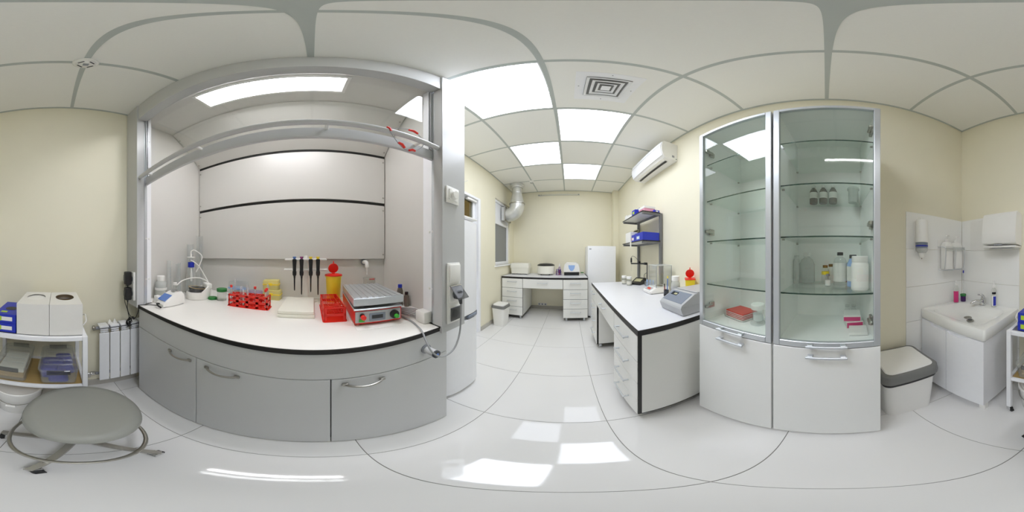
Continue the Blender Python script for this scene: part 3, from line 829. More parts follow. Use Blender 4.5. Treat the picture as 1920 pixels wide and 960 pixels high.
# red test tube racks
def tube_rack(x, y, L, W, h, rz, nx, ny, label):
    t = thing('tube_rack', (x, y, WZ), label, 'test tube rack', 'red test tube racks', rz)
    def tier(z, th, b):
        m_ = MB()
        m_.box(-L / 2, L / 2, -W / 2, -W / 2 + b, z, z + th).box(-L / 2, L / 2, W / 2 - b, W / 2, z, z + th)
        m_.box(-L / 2, -L / 2 + b, -W / 2 + b, W / 2 - b, z, z + th).box(L / 2 - b, L / 2, -W / 2 + b, W / 2 - b, z, z + th)
        for i in range(1, nx):
            xx = -L / 2 + L * i / nx
            m_.box(xx - 0.0013, xx + 0.0013, -W / 2 + b, W / 2 - b, z, z + th)
        for j in range(1, ny):
            yy = -W / 2 + W * j / ny
            m_.box(-L / 2 + b, L / 2 - b, yy - 0.0013, yy + 0.0013, z + 0.0004, z + th - 0.0004)
        return m_
    part(tier(h - 0.005, 0.005, 0.005), 'top_grid', 'red', t, local=True)
    part(tier(h * 0.52, 0.004, 0.005), 'middle_grid', 'red', t, local=True)
    bt = MB().loft([rrect(0, 0, L + 0.016, W + 0.012, 0.012, 0.0, 3), rrect(0, 0, L + 0.016, W + 0.012, 0.012, 0.004, 3)])
    part(bt, 'base_plate', 'red', t, local=True)
    for s in (-1, 1):
        m_ = MB()
        ya, yb = s * W / 2, s * (W / 2 - 0.004)
        for k in range(5):
            xx = -L / 2 + L * k / 4
            ww = 0.010
            m_.box(max(-L / 2, xx - ww), min(L / 2, xx + ww), ya, yb, 0.004, h - 0.005)
        m_.box(-L / 2, L / 2, ya, yb, 0.004, 0.016).box(-L / 2, L / 2, ya, yb, h * 0.52 - 0.012, h * 0.52)
        m_.box(-L / 2, L / 2, ya, yb, h - 0.014, h - 0.005)
        part(m_, 'side_frame', 'red', t, local=True)
    for s in (-1, 1):
        m_ = MB()
        xa, xb = s * L / 2, s * (L / 2 - 0.004)
        for k in (-1, 1):
            m_.box(xa, xb, k * (W / 2 - 0.016), k * (W / 2 - 0.0045), 0.004, h - 0.005)
        m_.box(xa, xb, -W / 2 + 0.0045, W / 2 - 0.0045, h * 0.52 - 0.010, h * 0.52)
        part(m_, 'end_frame', 'red', t, local=True)
    return t
RA = (-1.045, -0.433)
tube_rack(RA[0], RA[1], 0.285, 0.088, 0.09, R(90), 9, 3, 'red test tube rack holding capped glass tubes')
tube_rack(-1.002, 0.110, 0.325, 0.118, 0.083, R(1), 11, 4, 'empty red test tube rack beside the pipette stand')
def tube(ix, iy, h, cap, label, fill=None):
    x = RA[0] + 0.088 * ((iy + 0.5) / 3 - 0.5) * 1.0
    y = RA[1] + 0.285 * ((ix + 0.5) / 9 - 0.5)
    z = WZ + 0.0048
    t = thing('test_tube', (x, y, z), label, 'test tube', 'glass tubes in the red rack')
    c = (x, y, z)
    part(MB().lathe([(0.0, 0), (0.005, 0.001), (0.0075, 0.006), (0.0075, h), (0.0065, h), (0.0065, 0.006), (0, 0.002)], c, 14), 'tube', 'tube_glass', t)
    if fill: part(MB().lathe([(0.004, 0.0025), (0.0062, 0.008), (0.0062, h * 0.45)], c, 12), 'contents', fill, t)
    if not cap: part(MB().lathe([(0.0072, h + 0.0002), (0.0082, h + 0.001), (0.0072, h + 0.0018), (0.0066, h + 0.001)], c, 14, cap=False), 'rim', 'clear_glass', t)
    if cap: part(MB().lathe([(0.0088, h + 0.0005), (0.0092, h + 0.002), (0.0092, h + 0.016), (0.0075, h + 0.018), (0, h + 0.018)], c, 14), 'cap', 'red', t)
tube(0, 2, 0.132, True, 'red capped tube at the left end of the red rack')
tube(0, 0, 0.184, False, 'tallest open glass tube, at the left rear of the red rack')
tube(2, 1, 0.142, False, 'open glass tube third from the left end of the red rack')
tube(3, 2, 0.124, False, 'open glass tube with pale filling in the front row of the red rack', 'milky')
tube(4, 2, 0.152, False, 'open glass tube with violet filling in the front row of the red rack', 'lilac_clear')
tube(3, 0, 0.146, False, 'open glass tube in the rear row of the red rack, middle')
tube(5, 0, 0.122, True, 'red capped tube in the middle of the rear row of the red rack')
tube(8, 2, 0.119, True, 'red capped tube at the right front corner of the red rack')
tube(8, 1, 0.122, True, 'red capped tube second from the right front corner of the red rack')
tube(8, 0, 0.159, False, 'open glass tube at the right rear corner of the red rack')

# pipette stand with four pipettes
ps = thing('pipette_stand', (-1.09, -0.10, WZ), 'white pipette stand with cream box-shaped base', 'pipette stand')
part(MB().box(-1.245, -0.893, -0.205, 0.008, WZ, WZ + 0.020, 0.004).box(-1.245, -0.897, -0.201, 0.004, WZ + 0.0202, WZ + 0.042, 0.005), 'base', 'cream_plastic', ps)
part(MB().box(-1.30, -1.2455, -0.16, 0.03, WZ, WZ + 0.012, 0.004), 'foot', 'white_plastic', ps)
part(MB().loft([rrect(-1.272, -0.060, 0.030, 0.050, 0.010, WZ + 0.012, 4), rrect(-1.272, -0.060, 0.026, 0.038, 0.010, WZ + 0.25, 4), rrect(-1.272, -0.060, 0.022, 0.024, 0.010, WZ + 0.365, 4)]), 'post', 'white_plastic', ps)
for (zb, hw) in ((1.118, 0.165), (1.195, 0.158)):
    m_ = MB().box(-1.258, -1.216, -0.058 - hw, -0.058 + hw, zb - 0.008, zb + 0.008, 0.006)
    part(m_, 'bar', 'white_plastic', ps)
    for y in (-0.138, -0.086, -0.019, 0.034):
        part(MB().tube([(-1.2155, y - 0.019, zb), (-1.188, y - 0.0185, zb)], 0.0025, 8), 'hook', 'white_plastic', ps)
        part(MB().tube([(-1.2155, y + 0.019, zb), (-1.188, y + 0.0185, zb)], 0.0025, 8), 'hook', 'white_plastic', ps)
for (y, ln, col, lb) in ((-0.138, 0.110, 'blue_panel', 'black pipette with blue button, leftmost on the stand'), (-0.086, 0.140, 'plum', 'black pipette with plum button, second from the left on the stand'), (-0.019, 0.120, 'yellow', 'black pipette with yellow button just right of the stand post'), (0.034, 0.142, 'yellow', 'black pipette with yellow button, rightmost on the stand')):
    x = -1.188
    t = thing('pipette', (x, y, 0.97), lb, 'pipette', 'black pipettes on the stand')
    z0 = 1.075
    part(MB().lathe([(0.009, z0), (0.0145, z0 + 0.008), (0.0155, z0 + 0.028), (0.0125, z0 + 0.040), (0.0135, z0 + 0.075), (0.016, z0 + 0.115), (0.0135, z0 + 0.124)], (x, y, 0), 16), 'handle', 'black_plastic', t)
    part(MB().lathe([(0.003, z0 - ln), (0.0045, z0 - ln + 0.01), (0.006, z0 - 0.02), (0.0085, z0 - 0.0005)], (x, y, 0), 12), 'shaft', 'black_plastic', t)
    part(MB().lathe([(0.009, z0 + 0.1245), (0.009, z0 + 0.132), (0.013, z0 + 0.134), (0.013, z0 + 0.142), (0, z0 + 0.143)], (x, y, 0), 16), 'button', col, t)

# sharps containers
def sharps(x, y, z, s, label, square=False, rz=0.0):
    t = thing('sharps_container', (x, y, z), label, 'sharps container', None, rz)
    if square:
        rg = lambda w_, zz: rrect(0, 0, w_, w_ * 0.8, 0.012, zz, 4)
        part(MB().loft([rg(0.085 * s, 0), rg(0.105 * s, 0.165), rg(0.112 * s, 0.167), rg(0.112 * s, 0.173)]), 'body', 'yellow', t, local=True)
        part(MB().loft([rg(0.116 * s, 0.1735), rg(0.118 * s, 0.178), rg(0.112 * s, 0.184)]), 'lid', 'red', t, local=True)
        zt = 0.1845
    else:
        part(MB().lathe([(0.050, 0), (0.052, 0.004), (0.060, 0.198), (0.0655, 0.200), (0.0655, 0.207)], seg=32), 'body', 'yellow', t, local=True)
        part(MB().lathe([(0.068, 0.2075), (0.069, 0.212), (0.066, 0.219), (0.045, 0.224), (0, 0.224)], seg=32), 'lid', 'red', t, local=True)
        zt = 0.2242
    fl = MB().at(-0.012, 0, zt + 0.041, 0, 0, R(-72))
    fl.lathe([(0.030, -0.004), (0.040, -0.003), (0.040, 0.003), (0.030, 0.005), (0, 0.005)], seg=24)
    part(fl, 'open_flap', 'red', t, 'red flap standing open', local=True)
    part(MB().box(-0.005, 0.003, -0.004, 0.004, zt + 0.070, zt + 0.098, 0.003, 1), 'flap_tab', 'red', t, local=True)
    part(MB().box(-0.012, 0.004, -0.012, 0.012, zt, zt + 0.006, 0.002, 1), 'flap_hinge', 'red', t, local=True)
sharps(-1.262, 0.157, WZ, 1, 'round yellow sharps container with red lid in the fume hood', rz=R(0))

# lab paper under the hotplate shaker
MB().box(-1.18, -0.700, 0.195, 0.462, WZ, WZ + 0.0012).solo('paper_sheet', 'paper', (-0.95, 0.33, WZ), 'white paper sheet under the red hotplate shaker', 'paper')
hs = thing('hotplate_shaker', (-0.95, 0.33, WZ + 0.0015), 'red heated platform shaker with ribbed aluminium plate', 'shaker', rz=R(-3))
# local frame: x depth (front +x), y width
hw = 0.125
for sx in (-0.17, 0.17):
    for sy in (-0.09, 0.09):
        part(MB().cyl((sx, sy, 0.0), 0.012, 0.010, seg=12), 'foot', 'black_rubber', hs, local=True)
part(MB().prism([(-hw, 0.012), (-hw + 0.010, 0.0102), (hw - 0.010, 0.0102), (hw, 0.012), (hw, 0.085), (-hw, 0.085)], -0.235, 0.200, 'x'), 'housing', 'red', hs, 'red metal housing', local=True)
fp = part(MB().box(0.2005, 0.206, -hw + 0.004, hw - 0.006, 0.018, 0.080, 0.002, 1), 'front_panel', 'device_grey', hs, local=True)
part(MB().box(0.2062, 0.209, -0.052, 0.032, 0.026, 0.068, 0.001, 1), 'display_frame', 'device_blue_grey', fp, local=True)
part(MB().box(0.2092, 0.2098, -0.040, 0.018, 0.038, 0.058), 'display', 'screen', fp, local=True)
def knob(y, z, r, m_, nm, par, ln=0.016):
    part(MB().lathe([(r, 0.2062), (r, 0.2062 + ln), (r * 0.85, 0.2062 + ln + 0.002), (0, 0.2062 + ln + 0.002)], (0, y, z), 20, 'x'), nm, m_, par, local=True)
knob(-0.088, 0.060, 0.012, 'black_plastic', 'knob_collar', fp, 0.006)
part(MB().lathe([(0.0115, 0.2145), (0.013, 0.232), (0.011, 0.235), (0, 0.235)], (0, -0.086, 0.055), 20, 'x'), 'stop_button', 'red', fp, 'red push button', local=True)
part(MB().box(0.2062, 0.212, -0.104, -0.076, 0.024, 0.040, 0.002, 1), 'power_switch', 'bright_green', fp, 'green power switch', local=True)
knob(0.080, 0.050, 0.024, 'black_plastic', 'dial', fp, 0.014)
part(MB().lathe([(0.0115, 0.2235), (0.0115, 0.236), (0.0095, 0.239), (0, 0.239)], (0, 0.084, 0.044), 20, 'x'), 'dial_button', 'bright_green', fp, 'green button', local=True)
part(MB().box(-0.235, 0.208, -hw - 0.004, hw + 0.004, 0.0855, 0.095, 0.003, 1), 'top_deck', 'aluminium', hs, local=True)
for sx in (-0.15, 0.13):
    for sy in (-0.08, 0.08):
        part(MB().cyl((sx, sy, 0.0952), 0.012, 0.0146, seg=12), 'drive_pin', 'dark_grey', hs, local=True)
pl = part(MB().box(-0.205, 0.205, -0.130, 0.138, 0.110, 0.150, 0.002, 1), 'platform', 'aluminium', hs, 'aluminium shaking platform', local=True)
for k in range(8):
    yy = -0.110 + k * 0.0325
    part(MB().box(-0.200, 0.200, yy - 0.011, yy + 0.011, 0.1502, 0.1535, 0.0012, 1), 'rib', 'aluminium', pl, local=True)
for sx in (-0.206, 0.206):
    pass
part(MB().box(-0.205, -0.170, 0.1385, 0.1405, 0.112, 0.149), 'edge_strip', 'dark_grey', pl, local=True)

bottle('dropper_bottle', (-1.02, 0.600, WZ), [(0.021, 0), (0.022, 0.003), (0.022, 0.105), (0.016, 0.125), (0.012, 0.130)], 'brown_glass', 'brown bottle with blue cap beside the shaker platform', 'bottle', [(0.0155, 0.1305), (0.0155, 0.152), (0.014, 0.154), (0, 0.154)], 'blue')
bottle('dropper_bottle', (-0.955, 0.615, WZ), [(0.016, 0), (0.017, 0.003), (0.017, 0.075), (0.011, 0.088)], 'brown_glass', 'small brown bottle with black cap beside the shaker platform', 'bottle', [(0.012, 0.0885), (0.012, 0.108), (0, 0.109)], 'black_plastic')
ad = thing('cable_adapter', (-0.66, 0.53, WZ), 'white plug box with bundled grey cord at the right front of the hood', 'adapter')
part(MB().box(-0.700, -0.625, 0.505, 0.5575, WZ, WZ + 0.068, 0.008), 'housing', 'white_plastic', ad)
for k in range(6):
    z = WZ + 0.006 + 0.0075 * k
    part(MB().tube(spline([(-0.695, 0.528 - 0.003 * (k % 2), z), (-0.74, 0.520 + 0.006 * k, z + 0.004), (-0.80, 0.505 + 0.004 * k, z + 0.002), (-0.845, 0.487 + 0.002 * k, max(WZ + 0.005, z - 0.004))], 5), 0.0035, 6), 'cord', 'cable_grey', ad)

# ================================================================ FRIDGE BESIDE THE HOOD
fg = thing('refrigerator', (-0.97, 0.85, 0), 'tall white refrigerator beside the fume hood', 'refrigerator')
FY0, FY1 = 0.755, 1.088
def fdoor(z0, z1):
    poly = []
    n = 10
    for k in range(n + 1):
        t = k / n
        y = FY0 - 0.0 + (FY1 - FY0) * t
        poly.append((-0.672 - 0.022 * (2 * t - 1) ** 4 - 0.004 * (2 * t - 1) ** 2, y))
    poly += [(-0.735, FY1), (-0.735, FY0)]
    return MB().prism(poly, z0, z1, 'z')
FY0 = 0.728
part(MB().box(-1.25, -0.738, 0.730, FY1, 0.02, 1.50, 0.006), 'body', 'white_paint', fg)
FY0 = 0.728
d1 = part(fdoor(0.785, 1.475), 'upper_door', 'white_paint', fg)
d2 = part(fdoor(0.045, 0.745), 'lower_door', 'white_paint', fg)
part(MB().box(-1.24, -0.685, 0.735, FY1 - 0.002, 1.5002, 1.515, 0.005), 'top_cap', 'white_plastic', fg)
part(MB().box(-0.737, -0.690, 0.732, FY1 - 0.004, 0.748, 0.782), 'grip_recess', 'mid_grey', fg)
part(MB().box(-0.6895, -0.668, 0.94, 1.05, 0.752, 0.777, 0.006), 'handle', 'device_blue_grey', fg, 'blue-grey handle grip')
part(MB().box(-1.2, -0.76, 0.77, 1.07, 0.0, 0.0195), 'plinth', 'dark_grey', fg)

# ================================================================ DESKS
def desk(loc, rz, L, D, wl_, wr_, label, endpanel=False):
    t = thing('laboratory_desk', loc, label, 'desk', None, rz)
    ZT = 0.835
    part(MB().box(0.004, L - 0.004, 0.004, D, 0.803, ZT, 0.0008, 1), 'desktop', 'desk_white', t, local=True)
    e = MB().box(-0.001, L + 0.001, -0.001, 0.0038, 0.803, ZT - 0.0005)
    e.box(-0.001, 0.0038, 0.0039, D, 0.803, ZT - 0.0005).box(L - 0.0038, L + 0.001, 0.0039, D, 0.803, ZT - 0.0005)
    part(e, 'edge_band', 'black_edge', t, 'black edge band', local=True)
    def pedestal(x0, x1):
        part(MB().box(x0 + 0.018, x1 - 0.018, 0.026, D - 0.02, 0.09, 0.80), 'carcass', 'gap_shade', t, local=True)  # dark colour stands in for shade in the drawer gaps
        for (a, b) in ((x0, x0 + 0.0175), (x1 - 0.0175, x1)):
            sp = part(MB().box(a, b, 0.024, D - 0.02, 0.082, 0.8025), 'side_panel', 'drawer_white', t, local=True)
            part(MB().box(a, b, 0.0045, 0.0238, 0.074, 0.8025).box(a, b, 0.0239, D - 0.02, 0.074, 0.0818), 'panel_edge', 'black_edge', sp, 'black panel edge', local=True)
        hh = (0.8015 - 0.072) / 4
        for k in range(4):
            z0 = 0.072 + hh * k + 0.003; z1 = 0.072 + hh * (k + 1) - 0.003
            d = part(MB().box(x0 + 0.004, x1 - 0.004, 0.0, 0.0043, z0, z1, 0.001, 1), 'drawer', 'drawer_white', t, local=True)
            handle((x0 + x1) / 2, z0 + (z1 - z0) * 0.66, 0.185, d)
        for x in (x0 + 0.06, x1 - 0.06):
            for y in (0.06, D - 0.08):
                part(MB().lathe([(0.024, 0.0), (0.024, 0.005), (0.019, 0.008), (0.019, 0.0735)], (x, y, 0), 16), 'leg', 'aluminium', t, local=True)
    def handle(xc, z, w_, d):
        m_ = MB()
        m_.tube([(xc - w_ / 2, -0.030, z), (xc + w_ / 2, -0.030, z)], 0.006, 10)
        for s in (-1, 1):
            m_.tube([(xc + s * (w_ / 2 - 0.008), -0.0005, z), (xc + s * (w_ / 2 - 0.008), -0.028, z)], 0.0065, 10)
        part(m_, 'handle', 'aluminium', d, local=True)
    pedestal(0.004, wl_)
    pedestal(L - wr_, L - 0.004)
    x0, x1 = wl_ + 0.003, L - wr_ - 0.003
    d = part(MB().box(x0, x1, 0.0, 0.0043, 0.630, 0.7985, 0.001, 1), 'drawer', 'drawer_white', t, local=True)
    handle((x0 + x1) / 2, 0.735, 0.185, d)
    part(MB().box(x0 + 0.002, x1 - 0.002, 0.005, 0.5, 0.64, 0.80), 'drawer_box', 'drawer_white', t, local=True)
    return t
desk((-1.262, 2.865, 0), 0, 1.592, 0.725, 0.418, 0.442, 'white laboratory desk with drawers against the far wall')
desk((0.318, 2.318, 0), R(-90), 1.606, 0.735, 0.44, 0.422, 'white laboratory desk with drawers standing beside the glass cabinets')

so = thing('floor_socket', (-0.59, YF, 0.10), 'white multi-socket strip low on the far wall under the desk', 'socket')
part(MB().box(-0.70, -0.50, YF - 0.022, YF - 0.0125, 0.085, 0.145, 0.004), 'frame', 'white_plastic', so)
for k in range(3):
    part(MB().lathe([(0.020, YF - 0.0245), (0.020, YF - 0.0222)], (-0.668 + 0.068 * k, 0, 0.115), 16, 'y'), 'socket_face', 'mid_grey', so)

# freezer by the far desk
fz = thing('freezer', (0.62, 3.30, 0), 'white upright freezer in the far right corner', 'freezer')
part(MB().box(0.348, 0.888, 3.085, 3.575, 0.03, 1.415, 0.006), 'body', 'white_paint', fz)
part(MB().box(0.346, 0.890, 3.030, 3.082, 0.045, 1.412, 0.010), 'door', 'white_paint', fz)
part(MB().box(0.36, 0.875, 3.06, 3.5, 0.0, 0.0295), 'plinth', 'dark_grey', fz)
part(MB().box(0.372, 0.412, 3.0285, 3.0297, 1.345, 1.362), 'badge', 'mid_grey', fz)
part(MB().box(0.338, 0.3455, 3.034, 3.09, 0.36, 0.40, 0.002, 1), 'hinge', 'black_plastic', fz)

# small waste bin by the far desk
wb = thing('waste_bin', (-1.125, 2.52, 0), 'small white swing-lid waste bin with grey rim by the far desk', 'waste bin', rz=R(-4))
part(MB().loft([rrect(0, 0, 0.185, 0.205, 0.03, 0.0, 5), rrect(0, 0, 0.235, 0.255, 0.04, 0.335, 5)]), 'tub', 'white_plastic', wb, local=True)
part(MB().loft([rrect(0, 0, 0.250, 0.268, 0.045, 0.3355, 5), rrect(0, 0, 0.252, 0.270, 0.045, 0.352, 5), rrect(0, 0, 0.236, 0.254, 0.045, 0.382, 5)]), 'rim', 'bin_grey', wb, 'grey rim', local=True)
part(MB().loft([rrect(0, 0, 0.205, 0.222, 0.035, 0.3822, 5), rrect(0, 0, 0.195, 0.210, 0.03, 0.398, 5), rrect(0, 0, 0.12, 0.13, 0.02, 0.403, 5)]), 'swing_lid', 'white_plastic', wb, local=True)

# ---- things on the far desk
DZT = 0.8355
bx = thing('sample_box', (-1.03, 3.37, DZT), 'cream lidded plastic box at the left end of the far desk', 'box')
part(MB().loft([rrect(-1.03, 3.37, 0.37, 0.24, 0.03, DZT + 0.0158, 4), rrect(-1.03, 3.37, 0.39, 0.26, 0.03, DZT + 0.1343, 4)]), 'base', 'cream_plastic', bx)
part(MB().loft([rrect(-1.03, 3.37, 0.405, 0.275, 0.03, DZT + 0.1351, 4), rrect(-1.03, 3.37, 0.405, 0.275, 0.03, DZT + 0.1864, 4), rrect(-1.03, 3.37, 0.37, 0.24, 0.03, DZT + 0.2370, 4)]), 'lid', 'cream_plastic', bx)
for x in (-1.17, -1.03, -0.89):
    part(MB().box(x - 0.02, x + 0.02, 3.25, 3.29, DZT, DZT + 0.0155), 'foot', 'dark_grey', bx)
cf = thing('centrifuge', (-0.485, 3.36, DZT), 'white round centrifuge with dark lid on the far desk', 'centrifuge')
part(MB().lathe([(0.17, 0.0221), (0.178, 0.0316), (0.182, 0.1580), (0.176, 0.1864)], (-0.485, 3.36, DZT), 32), 'body', 'cream_plastic', cf)
part(MB().lathe([(0.180, 0.1872), (0.182, 0.1959), (0.172, 0.2086), (0.13, 0.2291), (0.05, 0.2370), (0, 0.2370)], (-0.485, 3.36, DZT), 32), 'lid', 'black_plastic', cf, 'dark lid')
part(MB().box(-0.515, -0.455, 3.172, 3.20, DZT + 0.1880, DZT + 0.2054, 0.003, 1), 'latch', 'black_plastic', cf)
for a in (50, 130, 230, 310):
    part(MB().cyl((-0.485 + 0.13 * math.cos(R(a)), 3.36 + 0.13 * math.sin(R(a)), DZT), 0.014, 0.0218, seg=12), 'foot', 'black_rubber', cf)
vr = thing('vial_rack', (-0.215, 3.29, DZT), 'small clear rack of vials between the centrifuge and the blue shield device', 'vial rack')
part(MB().box(-0.275, -0.155, 3.25, 3.33, DZT, DZT + 0.0095, 0.002, 1).box(-0.275, -0.155, 3.25, 3.33, DZT + 0.0711, DZT + 0.0790, 0.002, 1).box(-0.275, -0.269, 3.25, 3.33, DZT + 0.0095, DZT + 0.0711).box(-0.161, -0.155, 3.25, 3.33, DZT + 0.0095, DZT + 0.0711), 'rack', 'lilac_clear', vr)
for k in range(4):
    x = -0.255 + 0.0267 * k
    part(MB().lathe([(0.008, 0.0103), (0.008, 0.0980), (0.006, 0.1074)], (x, 3.268, DZT), 12), 'vial', ('purple_clear', 'lilac_clear', 'dark_red', 'purple_clear')[k], vr)
    part(MB().lathe([(0.0085, 0.1082), (0.0085, 0.1232)], (x, 3.268, DZT), 12), 'vial_cap', ('purple', 'deep_blue', 'mid_grey', 'purple')[k], vr)
bottle('spray_bottle', (-0.205, 3.40, DZT), [(0.026, 0), (0.028, 0.004), (0.028, 0.13), (0.015, 0.165)], 'lilac_clear', 'small blue and white pump bottle behind the vial rack', 'bottle', [(0.013, 0.1655), (0.013, 0.195), (0.006, 0.205), (0.005, 0.24)], 'white_plastic', (0.0282, 0.03, 0.1), 'deep_blue', capname='pump')
mc = thing('mini_centrifuge', (0.05, 3.31, DZT), 'white bench device with light blue shield panel on the far desk', 'centrifuge')
part(MB().box(-0.105, 0.195, 3.235, 3.41, DZT, DZT + 0.0664, 0.008), 'base', 'black_plastic', mc, 'black base')
pf = [(-0.112, 0.0425), (0.202, 0.0425), (0.202, 0.085), (0.185, 0.135), (0.165, 0.150), (-0.075, 0.150), (-0.095, 0.135), (-0.112, 0.085)]
part(MB().prism([(p[0], DZT + p[1] * 1.58) for p in pf], 3.225, 3.42, 'y'), 'hood', 'white_plastic', mc)
shd = [(-0.02, 0.128), (-0.012, 0.09), (0.015, 0.064), (0.045, 0.055), (0.075, 0.064), (0.102, 0.09), (0.110, 0.128)]
part(MB().prism([(p[0], DZT + p[1] * 1.58) for p in shd], 3.2215, 3.2248, 'y'), 'shield_panel', 'pale_blue', mc, 'light blue shield-shaped panel')
part(MB().box(-0.06, 0.15, 3.26, 3.40, DZT + 0.2373, DZT + 0.2560, 0.004), 'top_cap', 'white_plastic', mc)
bottle('sample_pot', (0.262, 3.31, DZT), [(0.026, 0), (0.028, 0.003), (0.029, 0.040)], 'clear_plastic', 'small clear pot with green lid at the right end of the far desk', 'jar', [(0.031, 0.0405), (0.031, 0.054), (0.029, 0.056), (0, 0.056)], 'green', capname='lid')

# ---- shelf rack on the side desk
sr_ = thing('shelf_rack', (0.93, 2.0, DZT), 'grey metal two-tier shelf rack standing on the side desk', 'shelf')
for y in (1.668, 2.315):
    part(MB().box(1.030, 1.062, y - 0.016, y + 0.016, DZT, 1.748, 0.002, 1), 'upright', 'shelf_grey', sr_)
for z in (1.75, 1.405):
    f = MB()
    f.box(0.80, 1.029, 1.652, 1.680, z - 0.036, z - 0.0125, 0.001, 1).box(0.80, 1.029, 2.300, 2.331, z - 0.036, z - 0.0125, 0.001, 1)
    f.box(1.005, 1.029, 1.6802, 2.2998, z - 0.036, z - 0.0125, 0.001, 1)
    b = part(f, 'shelf_frame', 'shelf_grey', sr_)
    part(MB().box(0.796, 1.0285, 1.648, 2.335, z - 0.0122, z - 0.002), 'board', 'drawer_white', sr_)
    e = MB().box(0.792, 0.7958, 1.644, 2.339, z - 0.0122, z).box(0.7959, 1.0285, 1.644, 1.6478, z - 0.0122, z).box(0.7959, 1.0285, 2.3352, 2.339, z - 0.0122, z)
    part(e, 'board_edge', 'black_edge', sr_)
def carton(name, x0, x1, y0, y1, z, h, m_, label, cat, extra=None, group=None, open_top=False):
    t = thing(name, ((x0 + x1) / 2, (y0 + y1) / 2, z), label, cat, group)
    part(MB().box(x0, x1, y0, y1, z, z + h, 0.0015, 1), 'box', m_, t)
    for (nm, b, mm) in (extra or []):
        part(MB().box(*b), nm, mm, t)
    return t
S1, S2 = 1.7485, 1.4035
carton('small_box', 0.82, 0.90, 2.22, 2.31, S1, 0.075, 'paper', 'small white box at the far end of the top shelf', 'box', [('flap', (0.818, 0.902, 2.222, 2.308, S1 + 0.0752, S1 + 0.078), 'white_plastic')])
carton('small_box', 0.81, 0.89, 2.08, 2.19, S1, 0.05, 'paper', 'low white box second from the far end of the top shelf', 'box', [('flap', (0.809, 0.891, 2.082, 2.188, S1 + 0.0502, S1 + 0.052), 'white_plastic')])
carton('blue_box', 0.80, 0.93, 1.875, 1.98, S1, 0.075, 'blue', 'blue box with lime label on the top shelf', 'box', [('label', (0.7985, 0.7998, 1.90, 1.95, S1 + 0.02, S1 + 0.052), 'lime')])
carton('pink_box', 0.845, 0.985, 1.70, 1.86, S1, 0.055, 'pale_pink', 'pink and white carton near the front end of the top shelf', 'box', [('lid', (0.843, 0.987, 1.698, 1.862, S1 + 0.0552, S1 + 0.082), 'paper')])
carton('blue_box', 0.95, 1.02, 1.652, 1.692, S1, 0.030, 'blue', 'tiny blue box lying at the wall end of the top shelf', 'box', [('label', (0.97, 1.0, 1.650, 1.6518, S1 + 0.008, S1 + 0.022), 'paper')])
gp = thing('clear_bag', (0.93, 1.92, S1 + 0.0755), 'crumpled clear plastic bag lying on the blue box of the top shelf', 'bag')
rr_ = []
for (s, z) in ((0.9, 0), (1.0, 0.012), (0.7, 0.03), (0.3, 0.038)):
    rr_.append([(0.90 + 0.06 * s * math.cos(a) * (1 + 0.15 * math.sin(5 * a + z * 60)), 1.925 + 0.045 * s * math.sin(a) * (1 + 0.15 * math.cos(3 * a)), S1 + 0.0757 + z) for a in [2 * math.pi * k / 18 for k in range(18)]])
part(MB().loft(rr_), 'bag', 'milky_plastic', gp)
part(MB().box(0.875, 0.925, 1.91, 1.94, S1 + 0.1145, S1 + 0.1165), 'fold', 'milky_plastic', gp)
ct = thing('open_carton', (0.86, 2.13, S2), 'open white carton with olive flap on the lower shelf', 'carton')
part(MB().box(0.80, 0.90, 2.03, 2.22, S2, S2 + 0.145, 0.0015, 1), 'box', 'paper', ct)
part(MB().at(0.80, 2.03, S2 + 0.146, 0, 0, R(-22)).box(0.0, 0.12, 0.0, 0.19, 0, 0.002), 'flap', 'olive', ct)
part(MB().at(0.90, 2.03, S2 + 0.1, 0, 0, R(12)).box(0.002, 0.004, -0.0, 0.19, -0.05, 0.088), 'flap', 'olive', ct)
carton('binder_box', 0.805, 1.0, 1.905, 2.005, S2, 0.092, 'blue', 'blue file box with red and white label on the lower shelf', 'box', [('label', (0.8035, 0.8048, 1.93, 1.985, S2 + 0.02, S2 + 0.055), 'paper'), ('label', (0.8035, 0.8048, 1.986, 2.000, S2 + 0.02, S2 + 0.055), 'red')], 'blue boxes on the lower shelf')
carton('binder_box', 0.805, 1.025, 1.665, 1.90, S2 + 0.0, 0.098, 'blue', 'longest blue file box at the near end of the lower shelf', 'box', [('label', (0.8035, 0.8048, 1.75, 1.84, S2 + 0.02, S2 + 0.06), 'pale_blue'), ('label', (0.8025, 0.8034, 1.765, 1.825, S2 + 0.026, S2 + 0.052), 'paper')], 'blue boxes on the lower shelf')
tp_ = MB().box(0.7895, 0.7908, 1.98, 2.02, S2 - 0.075, S2 + 0.002).box(0.7895, 0.83, 1.98, 2.02, S2 + 0.0021, S2 + 0.003)
tp_.solo('paper_strip', 'cream_plastic', (0.80, 2.0, S2), 'cream paper strip hanging over the edge of the lower shelf', 'paper strip')

